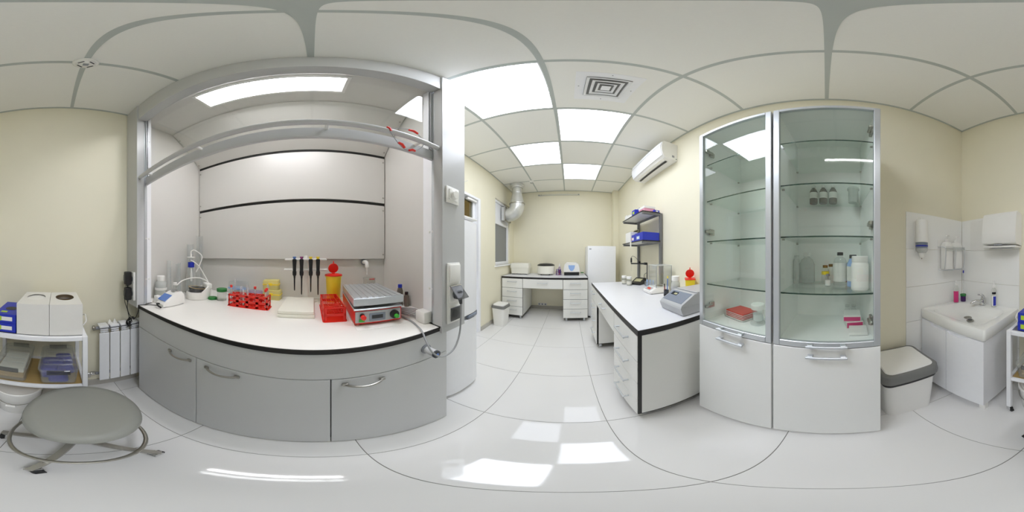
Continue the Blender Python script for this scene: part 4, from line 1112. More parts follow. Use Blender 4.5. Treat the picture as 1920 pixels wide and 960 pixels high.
# ---- things on the side desk
ph = thing('ph_meter', (0.93, 2.02, DZT), 'black wedge-shaped pH meter with electrode arm on the side desk', 'meter')
M_ = MB().at(0.915, 2.035, DZT, R(38))
part(M_.prism([(-0.085, 0.003), (0.10, 0.003), (0.10, 0.075), (0.085, 0.080), (-0.085, 0.022)], -0.075, 0.075, 'y'), 'housing', 'black_plastic', ph)
pm = MB().at(0.915, 2.035, DZT, R(38)) 
pm.M = pm.M @ Matrix.Translation((0.005, 0, 0.0535)) @ Matrix.Rotation(R(-18.8), 4, 'Y')
part(pm.box(-0.04, 0.045, -0.05, 0.05, -0.0005, 0.0015), 'display', 'olive', ph)
part(MB().at(0.915, 2.035, DZT, R(38)).box(-0.07, -0.0, -0.06, 0.06, 0.0, 0.0028), 'foot', 'black_rubber', ph)
am = MB()
am.tube([(0.985, 1.905, DZT + 0.012), (0.985, 1.905, 1.125)], 0.007, 10).cyl((0.985, 1.905, DZT), 0.035, 0.012, seg=20)
part(am, 'arm_post', 'dark_grey', ph)
part(MB().tube([(0.985, 1.905, 1.118), (0.93, 1.97, 1.12), (0.83, 2.085, 1.118)], 0.0095, 10).box(0.955, 0.99, 1.90, 1.95, 1.105, 1.135, 0.004).box(0.895, 0.925, 1.98, 2.01, 1.125, 1.150, 0.004), 'arm', 'black_plastic', ph)
part(MB().lathe([(0.009, 1.13), (0.012, 1.14), (0.012, 1.185), (0.005, 1.2)], (0.832, 2.083, 0), 12), 'electrode_grip', 'black_plastic', ph)
part(MB().lathe([(0.003, 1.01), (0.005, 1.02), (0.006, 1.105)], (0.832, 2.083, 0), 12), 'electrode', 'clear_glass', ph)
part(MB().tube(spline([(0.832, 2.083, 1.198), (0.845, 2.07, 1.222), (0.875, 2.04, 1.205), (0.90, 2.01, 1.165), (0.91, 1.995, 1.1505)], 6), 0.0025, 6), 'cable', 'black_rubber', ph)
part(MB().tube(spline([(0.985, 1.905, 1.0), (0.965, 1.93, 0.985), (0.96, 1.945, 0.95), (0.975, 1.955, 0.915), (1.0, 1.97, 0.88)], 6), 0.003, 6), 'cable', 'black_rubber', ph)
for (x, y, lb) in ((0.735, 2.10, 'small clear jar with white lid at the far end of the side desk'), (0.765, 1.99, 'clear jar with white lid in front of the pH meter')):
    bottle('sample_jar', (x, y, DZT), [(0.032, 0), (0.034, 0.003), (0.034, 0.088), (0.032, 0.089), (0.032, 0.004), (0, 0.003)], 'clear_plastic', lb, 'jar', [(0.0355, 0.0895), (0.0355, 0.114), (0.034, 0.118), (0, 0.118)], 'white_plastic', (0.0343, 0.02, 0.06), 'milky', None, 'clear jars on the side desk', capname='lid')
vb = thing('vial_box', (0.985, 1.80, DZT), 'clear open box of vials between the pH meter and the balance', 'box')
m_ = MB()
x0, x1, y0, y1, z0, z1 = 0.93, 1.02, 1.745, 1.865, DZT, DZT + 0.065
m_.box(x0, x1, y0, y1, z0, z0 + 0.003).box(x0, x0 + 0.002, y0, y1, z0 + 0.003, z1).box(x1 - 0.002, x1, y0, y1, z0 + 0.003, z1).box(x0 + 0.002, x1 - 0.002, y0, y0 + 0.002, z0 + 0.003, z1).box(x0 + 0.002, x1 - 0.002, y1 - 0.002, y1, z0 + 0.003, z1)
part(m_, 'tray', 'clear_plastic', vb)
for i in range(3):
    for j in range(3):
        part(MB().lathe([(0.009, 0.0035), (0.009, 0.075), (0.006, 0.085)], (0.952 + 0.024 * i, 1.768 + 0.036 * j, DZT), 10), 'vial', 'clear_glass' if (i + j) % 2 else 'pale_blue', vb)

ba = thing('balance', (0.88, 1.49, DZT), 'white analytical balance with glass draft shield', 'balance', rz=R(-3))
part(MB().loft([rrect(0, 0, 0.235, 0.185, 0.03, 0.006, 4), rrect(0, 0, 0.24, 0.19, 0.03, 0.030, 4), rrect(0.03, 0, 0.165, 0.18, 0.02, 0.062, 4)]), 'housing', 'white_plastic', ba, local=True)
dp = MB(); dp.M = Matrix.Translation((-0.086, 0, 0.047)) @ Matrix.Rotation(R(-29), 4, 'Y')
part(dp.box(-0.024, 0.026, -0.06, 0.06, 0.0, 0.0025), 'display_panel', 'device_grey', ba, local=True)
dp = MB(); dp.M = Matrix.Translation((-0.086, 0, 0.047)) @ Matrix.Rotation(R(-29), 4, 'Y')
part(dp.box(-0.012, 0.014, -0.04, 0.03, 0.0026, 0.0034), 'display', 'orange_red', ba, 'red keypad', local=True)
for sx in (-0.09, 0.09):
    for sy in (-0.07, 0.07):
        part(MB().cyl((sx, sy, 0), 0.012, 0.0058, seg=12), 'foot', 'black_rubber', ba, local=True)
part(MB().lathe([(0.04, 0.0625), (0.042, 0.070), (0, 0.070)], (0.035, 0, 0), 22), 'weighing_pan', 'steel', ba, local=True)
gx0, gx1, gy0, gy1, gz0, gz1 = -0.045, 0.135, -0.088, 0.088, 0.0635, 0.285
for (b) in ((gx0, gx0 + 0.003, gy0, gy1), (gx1 - 0.003, gx1, gy0, gy1), (gx0 + 0.003, gx1 - 0.003, gy0, gy0 + 0.003), (gx0 + 0.003, gx1 - 0.003, gy1 - 0.003, gy1)):
    part(MB().box(*b, gz0, gz1), 'pane', 'clear_glass', ba, local=True)
part(MB().box(gx0 - 0.003, gx1 + 0.003, gy0 - 0.003, gy1 + 0.003, gz1 + 0.0003, gz1 + 0.009, 0.002, 1), 'shield_top', 'milky_plastic', ba, local=True)
for (x, y) in ((gx0, gy0), (gx1, gy0), (gx0, gy1), (gx1, gy1)):
    part(MB().box(x - 0.002, x + 0.002, y - 0.002, y + 0.002, gz0, gz1), 'corner_strip', 'mid_grey', ba, local=True)

bottle('reagent_bottle', (0.865, 1.135, DZT), [(0.036, 0), (0.040, 0.005), (0.040, 0.145), (0.032, 0.165), (0.030, 0.170)], 'milky_plastic', 'translucent bottle with white screw cap behind the grey analyser', 'bottle', [(0.034, 0.1705), (0.034, 0.208), (0.031, 0.211), (0, 0.211)], 'white_plastic', (0.0403, 0.05, 0.12), 'device_grey')
pn = thing('pen_cup', (0.83, 1.19, DZT), 'small black pen cup beside the translucent bottle', 'pen cup')
part(MB().lathe([(0.020, 0), (0.022, 0.003), (0.022, 0.085), (0.020, 0.085), (0.020, 0.004), (0, 0.004)], (0.805, 1.19, DZT), 16), 'cup', 'dark_grey', pn)
part(MB().lathe([(0.0225, 0.03), (0.0232, 0.03), (0.0232, 0.05), (0.0225, 0.05)], (0.805, 1.19, DZT), 16, cap=False), 'band', 'black_plastic', pn)
for (dx, dy, m1, lb, ln) in ((0.004, -0.006, 'blue_panel', 'blue and yellow pencil standing in the pen cup', 0.21), (-0.006, 0.006, 'dark_red', 'dark red marker standing in the pen cup', 0.14)):
    t = thing('pencil', (0.805 + dx, 1.19 + dy, DZT + 0.0045), lb, 'pencil')
    part(MB().tube([(0.805 + dx, 1.19 + dy, DZT + 0.006), (0.805 + dx * 1.8, 1.19 + dy * 1.8, DZT + ln - 0.022)], 0.0045, 8), 'barrel', m1, t)
    part(MB().tube([(0.805 + dx * 1.8, 1.19 + dy * 1.8, DZT + ln - 0.0218), (0.805 + dx * 1.9, 1.19 + dy * 1.9, DZT + ln)], 0.0046, 8), 'tip', 'yellow' if m1 == 'blue_panel' else 'black_plastic', t)
sharps(1.0, 1.095, DZT, 1.0, 'square yellow sharps container with open red lid on the side desk', True, R(-128))

# grey bench analyser
sp = thing('bench_analyser', (0.80, 0.873, DZT), 'grey bench analyser with sloping display panel on the side desk', 'analyser', rz=R(0))
# local x depth (front at -x), y width
w2 = 0.118
part(MB().prism([(-0.165, 0.004), (0.215, 0.004), (0.215, 0.062), (-0.182, 0.062), (-0.185, 0.055), (-0.180, 0.040)], -w2, w2, 'y'), 'lower_housing', 'device_grey', sp, local=True)
part(MB().prism([(-0.180, 0.0625), (0.215, 0.0625), (0.215, 0.125), (-0.050, 0.135), (-0.065, 0.133), (-0.172, 0.075)], -w2 + 0.003, w2 - 0.003, 'y'), 'upper_housing', 'device_grey', sp, local=True)
sl = MB(); sl.M = Matrix.Translation((-0.116, 0, 0.1055)) @ Matrix.Rotation(R(-28.5), 4, 'Y')
cpn = part(sl.box(-0.055, 0.052, -0.095, 0.108, -0.001, 0.002, 0.001, 1), 'control_panel', 'device_blue_grey', sp, 'blue-grey sloping panel', local=True)
sl = MB(); sl.M = Matrix.Translation((-0.116, 0, 0.1055)) @ Matrix.Rotation(R(-28.5), 4, 'Y')
part(sl.box(0.004, 0.036, 0.02, 0.085, 0.0021, 0.0032), 'display', 'screen', cpn, local=True)
sl = MB(); sl.M = Matrix.Translation((-0.116, 0, 0.1055)) @ Matrix.Rotation(R(-28.5), 4, 'Y')
part(sl.box(0.010, 0.026, 0.025, 0.055, 0.0033, 0.0038), 'readout', 'olive', cpn, local=True)
part(MB().box(-0.040, 0.205, -w2 + 0.008, w2 - 0.008, 0.1355, 0.143, 0.003, 1), 'chamber_lid', 'device_grey', sp, local=True)
for sx in (-0.13, 0.18):
    for sy in (-0.09, 0.09):
        part(MB().cyl((sx, sy, 0), 0.014, 0.0038, seg=12), 'foot', 'black_rubber', sp, local=True)

# air conditioner
hk = thing('wall_hook', (XL, 1.69, 2.26), 'small white hook on the wall above the door', 'hook')
part(MB().lathe([(0.012, XL + 0.0005), (0.012, XL + 0.004)], (0, 1.69, 2.26), 14, 'x'), 'rosette', 'white_plastic', hk)
part(MB().tube([(XL + 0.0042, 1.69, 2.26), (XL + 0.05, 1.70, 2.262), (XL + 0.06, 1.70, 2.275)], 0.005, 8), 'arm', 'white_plastic', hk)
acu = thing('air_conditioner', (XR, 1.76, 2.36), 'white split air conditioner high on the side wall', 'air conditioner')
A0, A1 = 1.372, 2.15
prof = [(1.070, 2.365), (1.070, 2.625), (0.905, 2.625), (0.884, 2.606), (0.872, 2.53), (0.876, 2.455), (0.895, 2.395), (0.925, 2.372)]
part(MB().prism(prof, A0, A1, 'y'), 'body', 'white_plastic', acu)
part(MB().prism([(0.8825, 2.600), (0.8705, 2.53), (0.8745, 2.455), (0.8905, 2.400), (0.8855, 2.398), (0.868, 2.455), (0.864, 2.53), (0.876, 2.602)], A0 + 0.012, A1 - 0.006, 'y'), 'front_panel', 'white_paint', acu)
part(MB().box(0.8655, 0.8672, A0 + 0.014, A1 - 0.008, 2.545, 2.548), 'panel_seam', 'mid_grey', acu)
part(MB().at(0.925, (A0 + A1) / 2, 2.3705, 0, 0, R(0)).box(-0.018, 0.030, -0.33, 0.33, -0.006, 0.0, 0.002, 1), 'flap', 'white_plastic', acu)
part(MB().box(0.962, 0.988, A0 + 0.07, A1 - 0.05, 2.3610, 2.3648), 'outlet_slot', 'black_plastic', acu, 'dark air outlet')
part(MB().lathe([(0.006, A0 - 0.002), (0.006, A0 - 0.0002)], (1.055, 0, 2.385), 10, 'y'), 'screw', 'dark_grey', acu)
part(MB().box(1.00, 1.03, A0 - 0.0015, A0 - 0.0002, 2.40, 2.43), 'vent_patch', 'mid_grey', acu)

# ================================================================ GLASS CABINETS
CR = R(-2.7)
CO = (0.613, -0.218)
def cw(x, y):
    """cabinet-run coordinates (x into the wall, y along the front) to room coordinates"""
    return (CO[0] + x * math.cos(CR) - y * math.sin(CR), CO[1] + x * math.sin(CR) + y * math.cos(CR))
def glass_cabinet(y0, y1, label, hy0, hy1, hinge_at):
    loc = cw(0, y0)
    W = y1 - y0
    t = thing('glass_cabinet', (loc[0], loc[1], 0), label, 'cabinet', None, CR)
    D = 0.405; s = 0.016
    m_ = MB()
    m_.box(0.021, D, 0, s, 0.03, 2.05).box(0.021, D, W - s, W, 0.03, 2.05)
    m_.box(0.021, D, s, W - s, 2.034, 2.05).box(0.021, D, s, W - s, 0.818, 0.834).box(0.021, D, s, W - s, 0.03, 0.046)
    m_.box(D - 0.006, D, s, W - s, 0.046, 0.818).box(D - 0.006, D, s, W - s, 0.834, 2.034)
    part(m_, 'carcass', 'cabinet_inner', t, local=True)
    part(MB().box(0.04, D - 0.02, 0.02, W - 0.02, 0.0, 0.0298), 'plinth', 'gap_shade', t, local=True)
    ld = part(MB().box(0.0, 0.0195, 0.0015, W - 0.0015, 0.032, 0.819, 0.0015, 1), 'lower_door', 'cabinet_white', t, local=True)
    f = MB(); b = 0.028
    z0, z1 = 0.823, 2.048
    f.box(0.0, 0.0195, 0.0015, b, z0, z1, 0.002, 1).box(0.0, 0.0195, W - b, W - 0.0015, z0, z1, 0.002, 1)
    f.box(0.0, 0.0195, b, W - b, z0, z0 + b + 0.002, 0.002, 1).box(0.0, 0.0195, b, W - b, z1 - b * 0.8, z1, 0.002, 1)
    gd = part(f, 'door_frame', 'aluminium', t, 'aluminium door frame', local=True)
    part(MB().box(0.010, 0.014, b - 0.002, W - b + 0.002, z0 + b, z1 - b * 0.8 + 0.002), 'pane', 'door_glass', gd, local=True)
    def handle(z, par):
        h = MB()
        h.box(-0.030, -0.022, hy0, hy1, z - 0.006, z + 0.006, 0.002, 1)
        for y in (hy0 + 0.016, hy1 - 0.016):
            h.box(-0.0225, -0.0003, y - 0.011, y + 0.011, z - 0.007, z + 0.007, 0.002, 1)
        part(h, 'handle', 'aluminium', par, local=True)
    handle(0.843, gd)
    handle(0.785, ld)
    for z in (1.064, 1.306, 1.546, 1.80):
        g = part(MB().box(0.046, D - 0.010, s + 0.002, W - s - 0.002, z - 0.006, z), 'glass_shelf', 'shelf_glass', t, local=True)
        part(MB().box(0.0445, 0.0458, s + 0.002, W - s - 0.002, z - 0.006, z), 'shelf_edge', 'glass_edge', g, local=True)
        for x in (0.075, D - 0.04):
            for y in (s + 0.0003, W - s - 0.0123):
                part(MB().box(x - 0.006, x + 0.006, y, y + 0.012, z - 0.014, z - 0.0063, 0.002, 1), 'shelf_pin', 'steel', t, local=True)
    for z in (0.93, 1.36, 1.90):
        y = W - s if hinge_at else s
        d = -1 if hinge_at else 1
        h = MB()
        h.box(0.06, 0.10, y + d * 0.0003, y + d * 0.012, z - 0.018, z + 0.018, 0.003, 1)
        h.box(0.022, 0.075, y + d * 0.0123, y + d * 0.026, z - 0.009, z + 0.009, 0.003, 1)
        h.lathe([(0.012, 0), (0.012, 0.012)], (0.03, y + d * 0.018, z - 0.006), 12)
        part(h, 'hinge', 'steel', t, local=True)
    return t
glass_cabinet(0.0, 0.430, 'white cabinet with glass upper door, the one next to the grey-lidded bin', 0.135, 0.292, False)
glass_cabinet(0.436, 0.857, 'white cabinet with glass upper door, the one next to the side desk', 0.125, 0.275, True)

# ---- contents, right cabinet
def cb(name, x, y, z, prof, body, label, cat, **k):
    p = cw(x, y)
    return bottle(name, (p[0], p[1], z + 0.0004), prof, body, label, cat, **k)
for i, lb in enumerate(('leftmost of three dark bottles with white labels on the upper glass shelf', 'middle of three dark bottles with white labels on the upper glass shelf', 'rightmost of three dark bottles with white labels on the upper glass shelf')):
    cb('dark_bottle', 0.350, 0.305 - 0.058 * i, 1.546, [(0.022, 0), (0.024, 0.004), (0.024, 0.078), (0.016, 0.098), (0.010, 0.102), (0.010, 0.107)], 'brown_glass', lb, 'bottle', cap=[(0.0125, 0.1075), (0.0125, 0.122), (0.011, 0.124), (0, 0.124)], capm='white_plastic', band=(0.0242, 0.032, 0.072), bandm='paper', group='dark bottles on the upper glass shelf')
cb('glass_beaker', 0.330, 0.070, 1.546, [(0.028, 0), (0.030, 0.004), (0.030, 0.075), (0.034, 0.085), (0.032, 0.085), (0.028, 0.074), (0.028, 0.005), (0, 0.004)], 'milky_plastic', 'pale translucent jar with lid beside the dark bottles', 'jar', cap=[(0.036, 0.0855), (0.036, 0.095), (0.034, 0.098), (0, 0.098)], capm='milky_plastic', capname='lid')
cb('white_jar', 0.105, 0.068, 1.064, [(0.034, 0), (0.040, 0.008), (0.040, 0.118), (0.036, 0.128), (0.034, 0.130)], 'white_plastic', 'large white plastic jar with screw lid on the cabinet shelf', 'jar', cap=[(0.0365, 0.1305), (0.0375, 0.133), (0.0375, 0.155), (0.035, 0.158), (0, 0.158)], capm='white_plastic', capname='lid')
cb('blue_bottle', 0.215, 0.086, 1.064, [(0.029, 0), (0.031, 0.004), (0.031, 0.115), (0.020, 0.140), (0.014, 0.145)], 'pale_blue', 'blue bottle with black cap behind the white jar', 'bottle', cap=[(0.019, 0.1455), (0.019, 0.162), (0.017, 0.164), (0, 0.164)], capm='dark_grey', band=(0.0313, 0.03, 0.105), bandm='paper')
cb('reagent_bottle', 0.265, 0.150, 1.064, [(0.036, 0), (0.039, 0.005), (0.039, 0.118), (0.028, 0.145), (0.015, 0.153), (0.013, 0.160)], 'clear_glass', 'clear glass bottle with white label and black cap on the cabinet shelf', 'bottle', cap=[(0.017, 0.1605), (0.017, 0.176), (0.015, 0.178), (0, 0.178)], capm='black_plastic', band=(0.0393, 0.022, 0.122), bandm='paper')
cb('red_bottle', 0.300, 0.100, 1.064, [(0.016, 0), (0.017, 0.003), (0.017, 0.085), (0.010, 0.095)], 'milky', 'slim bottle with red band between the labelled and blue bottles', 'bottle', cap=[(0.011, 0.0955), (0.011, 0.108), (0, 0.109)], capm='dark_red', band=(0.0172, 0.01, 0.035), bandm='orange_red')
cb('small_bottle', 0.285, 0.232, 1.064, [(0.019, 0), (0.020, 0.003), (0.020, 0.080), (0.013, 0.092)], 'clear_plastic', 'small bottle with orange band and brown cap left of the labelled glass bottle', 'bottle', cap=[(0.014, 0.0925), (0.014, 0.106), (0, 0.107)], capm='cardboard', band=(0.0202, 0.055, 0.072), bandm='yellow', group='small bottles on the cabinet shelf')
cb('small_bottle', 0.330, 0.200, 1.064, [(0.020, 0), (0.021, 0.003), (0.021, 0.082), (0.013, 0.095)], 'paper', 'small white bottle with dark cap directly behind the orange banded one', 'bottle', cap=[(0.015, 0.0955), (0.015, 0.110), (0, 0.111)], capm='cardboard', group='small bottles on the cabinet shelf')
cb('small_bottle', 0.205, 0.215, 1.064, [(0.012, 0), (0.013, 0.002), (0.013, 0.045), (0.008, 0.055)], 'clear_glass', 'tiniest clear vial in front of the small bottles', 'vial', cap=[(0.0095, 0.0555), (0.0095, 0.066), (0, 0.067)], capm='mid_grey', band=(0.0132, 0.008, 0.036), bandm='paper', group='small bottles on the cabinet shelf')
cb('plastic_bottle', 0.345, 0.345, 1.064, [(0.044, 0), (0.048, 0.006), (0.048, 0.105), (0.035, 0.135), (0.018, 0.148), (0.018, 0.155)], 'milky_plastic', 'translucent plastic bottle with white cap at the rear left of the cabinet shelf', 'bottle', cap=[(0.021, 0.1555), (0.021, 0.176), (0.019, 0.178), (0, 0.178)], capm='white_plastic', group='translucent bottles on the cabinet shelf')
cb('plastic_bottle', 0.280, 0.395, 1.064, [(0.016, 0), (0.018, 0.006), (0.018, 0.130), (0.012, 0.145)], 'milky_plastic', 'slim translucent bottle beside the left side of the right glass cabinet', 'bottle', cap=[(0.013, 0.1455), (0.013, 0.16), (0, 0.161)], capm='milky_plastic', group='translucent bottles on the cabinet shelf')
def ccarton(name, x, y, z, w_, d_, h_, rz, m_, label, cat, bands, group=None):
    p = cw(x, y)
    t = thing(name, (p[0], p[1], z + 0.0004), label, cat, group, CR + rz)
    part(MB().box(-d_ / 2, d_ / 2, -w_ / 2, w_ / 2, 0, h_, 0.001, 1), 'box', m_, t, local=True)
    for (nm, b, mm) in bands:
        part(MB().box(*b), nm, mm, t, local=True)
BZ = 0.8342
ccarton('glove_carton', 0.240, 0.082, BZ, 0.085, 0.10, 0.036, R(4), 'paper', 'lower pink and white carton of the stack on the cabinet floor', 'carton', [('pink_front', (-0.0515, -0.0502, -0.040, 0.040, 0.003, 0.033), 'pink')], 'pink and white cartons')
ccarton('glove_carton', 0.248, 0.088, BZ + 0.0364, 0.088, 0.10, 0.034, R(-5), 'paper', 'upper pink and white carton of the stack on the cabinet floor', 'carton', [('pink_front', (-0.0515, -0.0502, -0.042, 0.042, 0.003, 0.026), 'pink')], 'pink and white cartons')
ccarton('white_carton', 0.135, 0.072, BZ, 0.085, 0.09, 0.020, R(-6), 'paper', 'flat white carton in front of the pink cartons', 'carton', [('lid_line', (-0.0455, -0.0452, -0.04, 0.04, 0.004, 0.006), 'mid_grey')])
for (y, lb) in ((0.105, 'small clear vial behind the pink cartons, left one'), (0.065, 'small clear vial behind the pink cartons, right one')):
    cb('clear_vial', 0.345, y, BZ, [(0.015, 0), (0.016, 0.003), (0.016, 0.055), (0.010, 0.066), (0.010, 0.075)], 'clear_glass', lb, 'vial', cap=[(0.013, 0.0755), (0.013, 0.088), (0, 0.088)], capm='clear_plastic', group='clear vials behind the cartons')

# ---- contents, left cabinet
p = cw(0.225, 0.722)
og = thing('glove_pack', (p[0], p[1], BZ), 'stack of orange-red and white packs in a clear wrap on the cabinet floor', 'pack', None, CR + R(-14))
for k in range(4):
    part(MB().box(-0.062, 0.062, -0.075, 0.075, 0.006 + 0.0105 * k, 0.0135 + 0.0105 * k, 0.002, 1), 'pack', 'orange_red' if k != 1 else 'red', og, local=True)
    part(MB().box(-0.064, 0.064, -0.077, 0.077, 0.0137 + 0.0105 * k - 0.0009, 0.0162 + 0.0105 * k - 0.0009, 0.001, 1) if k < 3 else MB().box(-0.066, 0.066, -0.079, 0.079, 0.0005, 0.0055, 0.001, 1), 'sheet', 'paper', og, local=True)
part(MB().loft([rrect(0.005, 0, 0.165, 0.18, 0.03, 0.0, 4), rrect(0.005, 0, 0.17, 0.185, 0.03, 0.016, 4), rrect(0.005, 0, 0.166, 0.18, 0.03, 0.016, 4), rrect(0.005, 0, 0.16, 0.175, 0.03, 0.0003, 4)]), 'clear_wrap', 'clear_plastic', og, local=True)
cb('specimen_glass', 0.165, 0.580, BZ, [(0.040, 0), (0.042, 0.004), (0.040, 0.012), (0.031, 0.022), (0.031, 0.085), (0.034, 0.092), (0.031, 0.092), (0.028, 0.085), (0.028, 0.024), (0, 0.018)], 'clear_glass', 'clear footed glass jar with white lid on the cabinet floor', 'jar', cap=[(0.0365, 0.0925), (0.038, 0.095), (0.038, 0.118), (0.035, 0.122), (0, 0.122)], capm='white_plastic', liquid=([(0.015, 0.0185), (0.026, 0.026), (0.026, 0.062)], 'liquid_clear'), capname='lid')
ccarton('small_carton', 0.325, 0.575, BZ, 0.075, 0.05, 0.045, R(20), 'paper', 'small white and brown carton behind the footed glass jar', 'carton', [('brown_band', (-0.0262, -0.0252, -0.03, 0.01, 0.008, 0.035), 'cardboard')])
ccarton('paper_packet', 0.24, 0.530, BZ, 0.06, 0.05, 0.012, R(-30), 'pale_blue', 'small flat packet with brown mark right of the footed glass jar', 'packet', [('brown_mark', (-0.01, 0.015, -0.02, 0.015, 0.0121, 0.0128), 'cardboard')])

# ================================================================ WASH BASIN CORNER
sc_ = thing('sink_cabinet', (0.765, -0.95, 0), 'white two-door vanity cabinet under the wash basin', 'cabinet')
SX0, SX1, SY0, SY1 = 0.487, 1.050, -0.708, -1.178
part(MB().box(SX0, SX1, SY1, SY0 - 0.019, 0.10, 0.717), 'carcass', 'white_paint', sc_)
xm = 0.775
for (a, b) in ((SX0 - 0.002, xm - 0.0025), (xm + 0.0025, SX1)):
    poly = [(a, 0.098), (b, 0.098), (b, 0.715)]
    if b > 1.0:
        poly += [(0.955, 0.715), (0.942, 0.702), (0.925, 0.690), (a + 0.03, 0.690), (a + 0.015, 0.702), (a, 0.702)]
    else:
        poly += [(b - 0.0, 0.702), (b - 0.016, 0.700), (b - 0.03, 0.690), (a + 0.16, 0.690), (a + 0.13, 0.704), (a + 0.10, 0.715), (a, 0.715)]
        poly = [(a, 0.098), (b, 0.098)] + poly[3:]
    part(MB().prism(poly, SY0 - 0.0185, SY0, 'y'), 'door', 'white_paint', sc_)
for x in (SX0 + 0.03, SX1 - 0.04):
    for y in (SY0 - 0.05, SY1 + 0.06):
        part(MB().box(x - 0.02, x + 0.02, y - 0.02, y + 0.02, 0.0, 0.0975, 0.003, 1), 'leg', 'white_plastic', sc_)
wb_ = thing('wash_basin', (0.765, -0.94, 0.718), 'white ceramic wash basin in the corner', 'wash basin')
bx_, by_, bw, bd = 0.766, -0.940, 0.586, 0.476
rings = [rrect(bx_, by_, bw - 0.02, bd - 0.02, 0.012, 0.7185), rrect(bx_, by_, bw, bd, 0.014, 0.732), rrect(bx_, by_, bw, bd, 0.014, 0.790), rrect(bx_, by_, bw - 0.012, bd - 0.012, 0.012, 0.800)]
icy = by_ + 0.025
rings += [rrect(bx_, icy, bw - 0.11, bd - 0.135, 0.06, 0.799), rrect(bx_, icy, bw - 0.13, bd - 0.155, 0.06, 0.793), rrect(bx_, icy, bw - 0.20, bd - 0.20, 0.07, 0.755), rrect(bx_, icy - 0.02, bw - 0.34, bd - 0.30, 0.07, 0.730), rrect(bx_, icy - 0.03, 0.06, 0.05, 0.02, 0.726)]
part(MB().loft(rings), 'bowl', 'ceramic', wb_, angle=50)
part(MB().lathe([(0.031, 0.7265), (0.031, 0.7295), (0.024, 0.731), (0.022, 0.7295), (0, 0.7295)], (0.800, -0.957, 0), 24), 'drain', 'steel', wb_)
part(MB().lathe([(0.010, 0), (0.010, 0.003), (0.006, 0.003)], (0.785, -1.078, 0.775), 14, 'y'), 'overflow', 'steel', wb_)
pg = thing('drain_plug', (0.735, -0.905, 0.7345), 'round steel drain plug lying in the wash basin', 'plug')
part(MB().lathe([(0.027, 0.7355), (0.028, 0.738), (0.022, 0.741)], (0.735, -0.905, 0), 22, cap=True), 'rim', 'steel', pg)
part(MB().lathe([(0.018, 0.7412), (0.016, 0.743), (0, 0.743)], (0.735, -0.905, 0), 18), 'cap', 'dark_grey', pg)
fc = thing('basin_faucet', (0.778, -1.118, 0.80), 'chrome mixer tap on the wash basin', 'tap')
F = (0.778, -1.120, 0.8005)
part(MB().lathe([(0.026, 0), (0.026, 0.004), (0.021, 0.008), (0.020, 0.045), (0.018, 0.052)], F, 20), 'body', 'chrome', fc)
part(MB().tube(spline([(0.775, -1.105, 0.835), (0.79, -1.07, 0.846), (0.81, -1.03, 0.840), (0.815, -1.022, 0.826)], 5), [0.014] * 8 + [0.012] * 8, 12), 'spout', 'chrome', fc)
part(MB().tube(spline([(0.778, -1.121, 0.853), (0.772, -1.128, 0.872), (0.776, -1.115, 0.888), (0.80, -1.085, 0.897)], 5), [0.017] * 6 + [0.012] * 6 + [0.007] * 4, 12), 'lever', 'chrome', fc)
# bottles on the basin rim
BR = 0.8004
t = bottle('lotion_bottle', (1.000, -1.035, BR), [(0.022, 0), (0.024, 0.004), (0.024, 0.130), (0.014, 0.155), (0.010, 0.160)], 'clear_plastic', 'clear spray bottle with pink label on the basin rim', 'bottle', [(0.012, 0.1605), (0.012, 0.178), (0.006, 0.185), (0.006, 0.205), (0, 0.206)], 'white_plastic', capname='pump')
part(arc_patch(MB(), (1.000, -1.035, BR), 0.0243, R(75), R(190), 0.008, 0.110), 'label', 'pink', t, 'pink label')
bottle('purple_jar', (0.985, -1.112, BR), [(0.022, 0), (0.024, 0.003), (0.024, 0.048), (0.021, 0.052)], 'purple_clear', 'small purple jar with green lid on the basin rim', 'jar', [(0.026, 0.0525), (0.027, 0.055), (0.027, 0.068), (0.024, 0.071), (0, 0.071)], 'green', capname='lid')
br = thing('bottle_brush', (1.010, -1.140, BR), 'slender clear brush with blue tip leaning into the basin corner', 'brush')
part(MB().tube([(1.012, -1.152, BR + 0.004), (1.025, -1.160, BR + 0.26)], 0.004, 8), 'stem', 'clear_plastic', br)
part(MB().tube([(1.025, -1.160, BR + 0.2602), (1.026, -1.161, BR + 0.285)], 0.006, 8), 'tip', 'deep_blue', br)
bottle('sanitiser_bottle', (0.672, -1.128, BR), [(0.021, 0), (0.023, 0.004), (0.023, 0.140), (0.014, 0.160), (0.011, 0.165)], 'clear_plastic', 'clear bottle with blue label right of the mixer tap', 'bottle', [(0.014, 0.1655), (0.014, 0.186), (0.007, 0.194), (0.006, 0.218), (0, 0.219)], 'white_plastic', capname='pump')
sbl = (0.672, -1.128, BR)
sbo = bpy.data.objects[[o.name for o in bpy.data.objects if o.name.startswith('sanitiser_bottle')][0]]
part(arc_patch(MB(), sbl, 0.0233, R(85), R(175), 0.012, 0.098), 'label', 'paper', sbo)
part(arc_patch(MB(), sbl, 0.0241, R(110), R(165), 0.016, 0.094), 'blue_label', 'deep_blue', sbo, 'blue label')
part(arc_patch(MB(), sbl, 0.0233, R(85), R(165), 0.112, 0.130), 'upper_label', 'black_plastic', sbo)

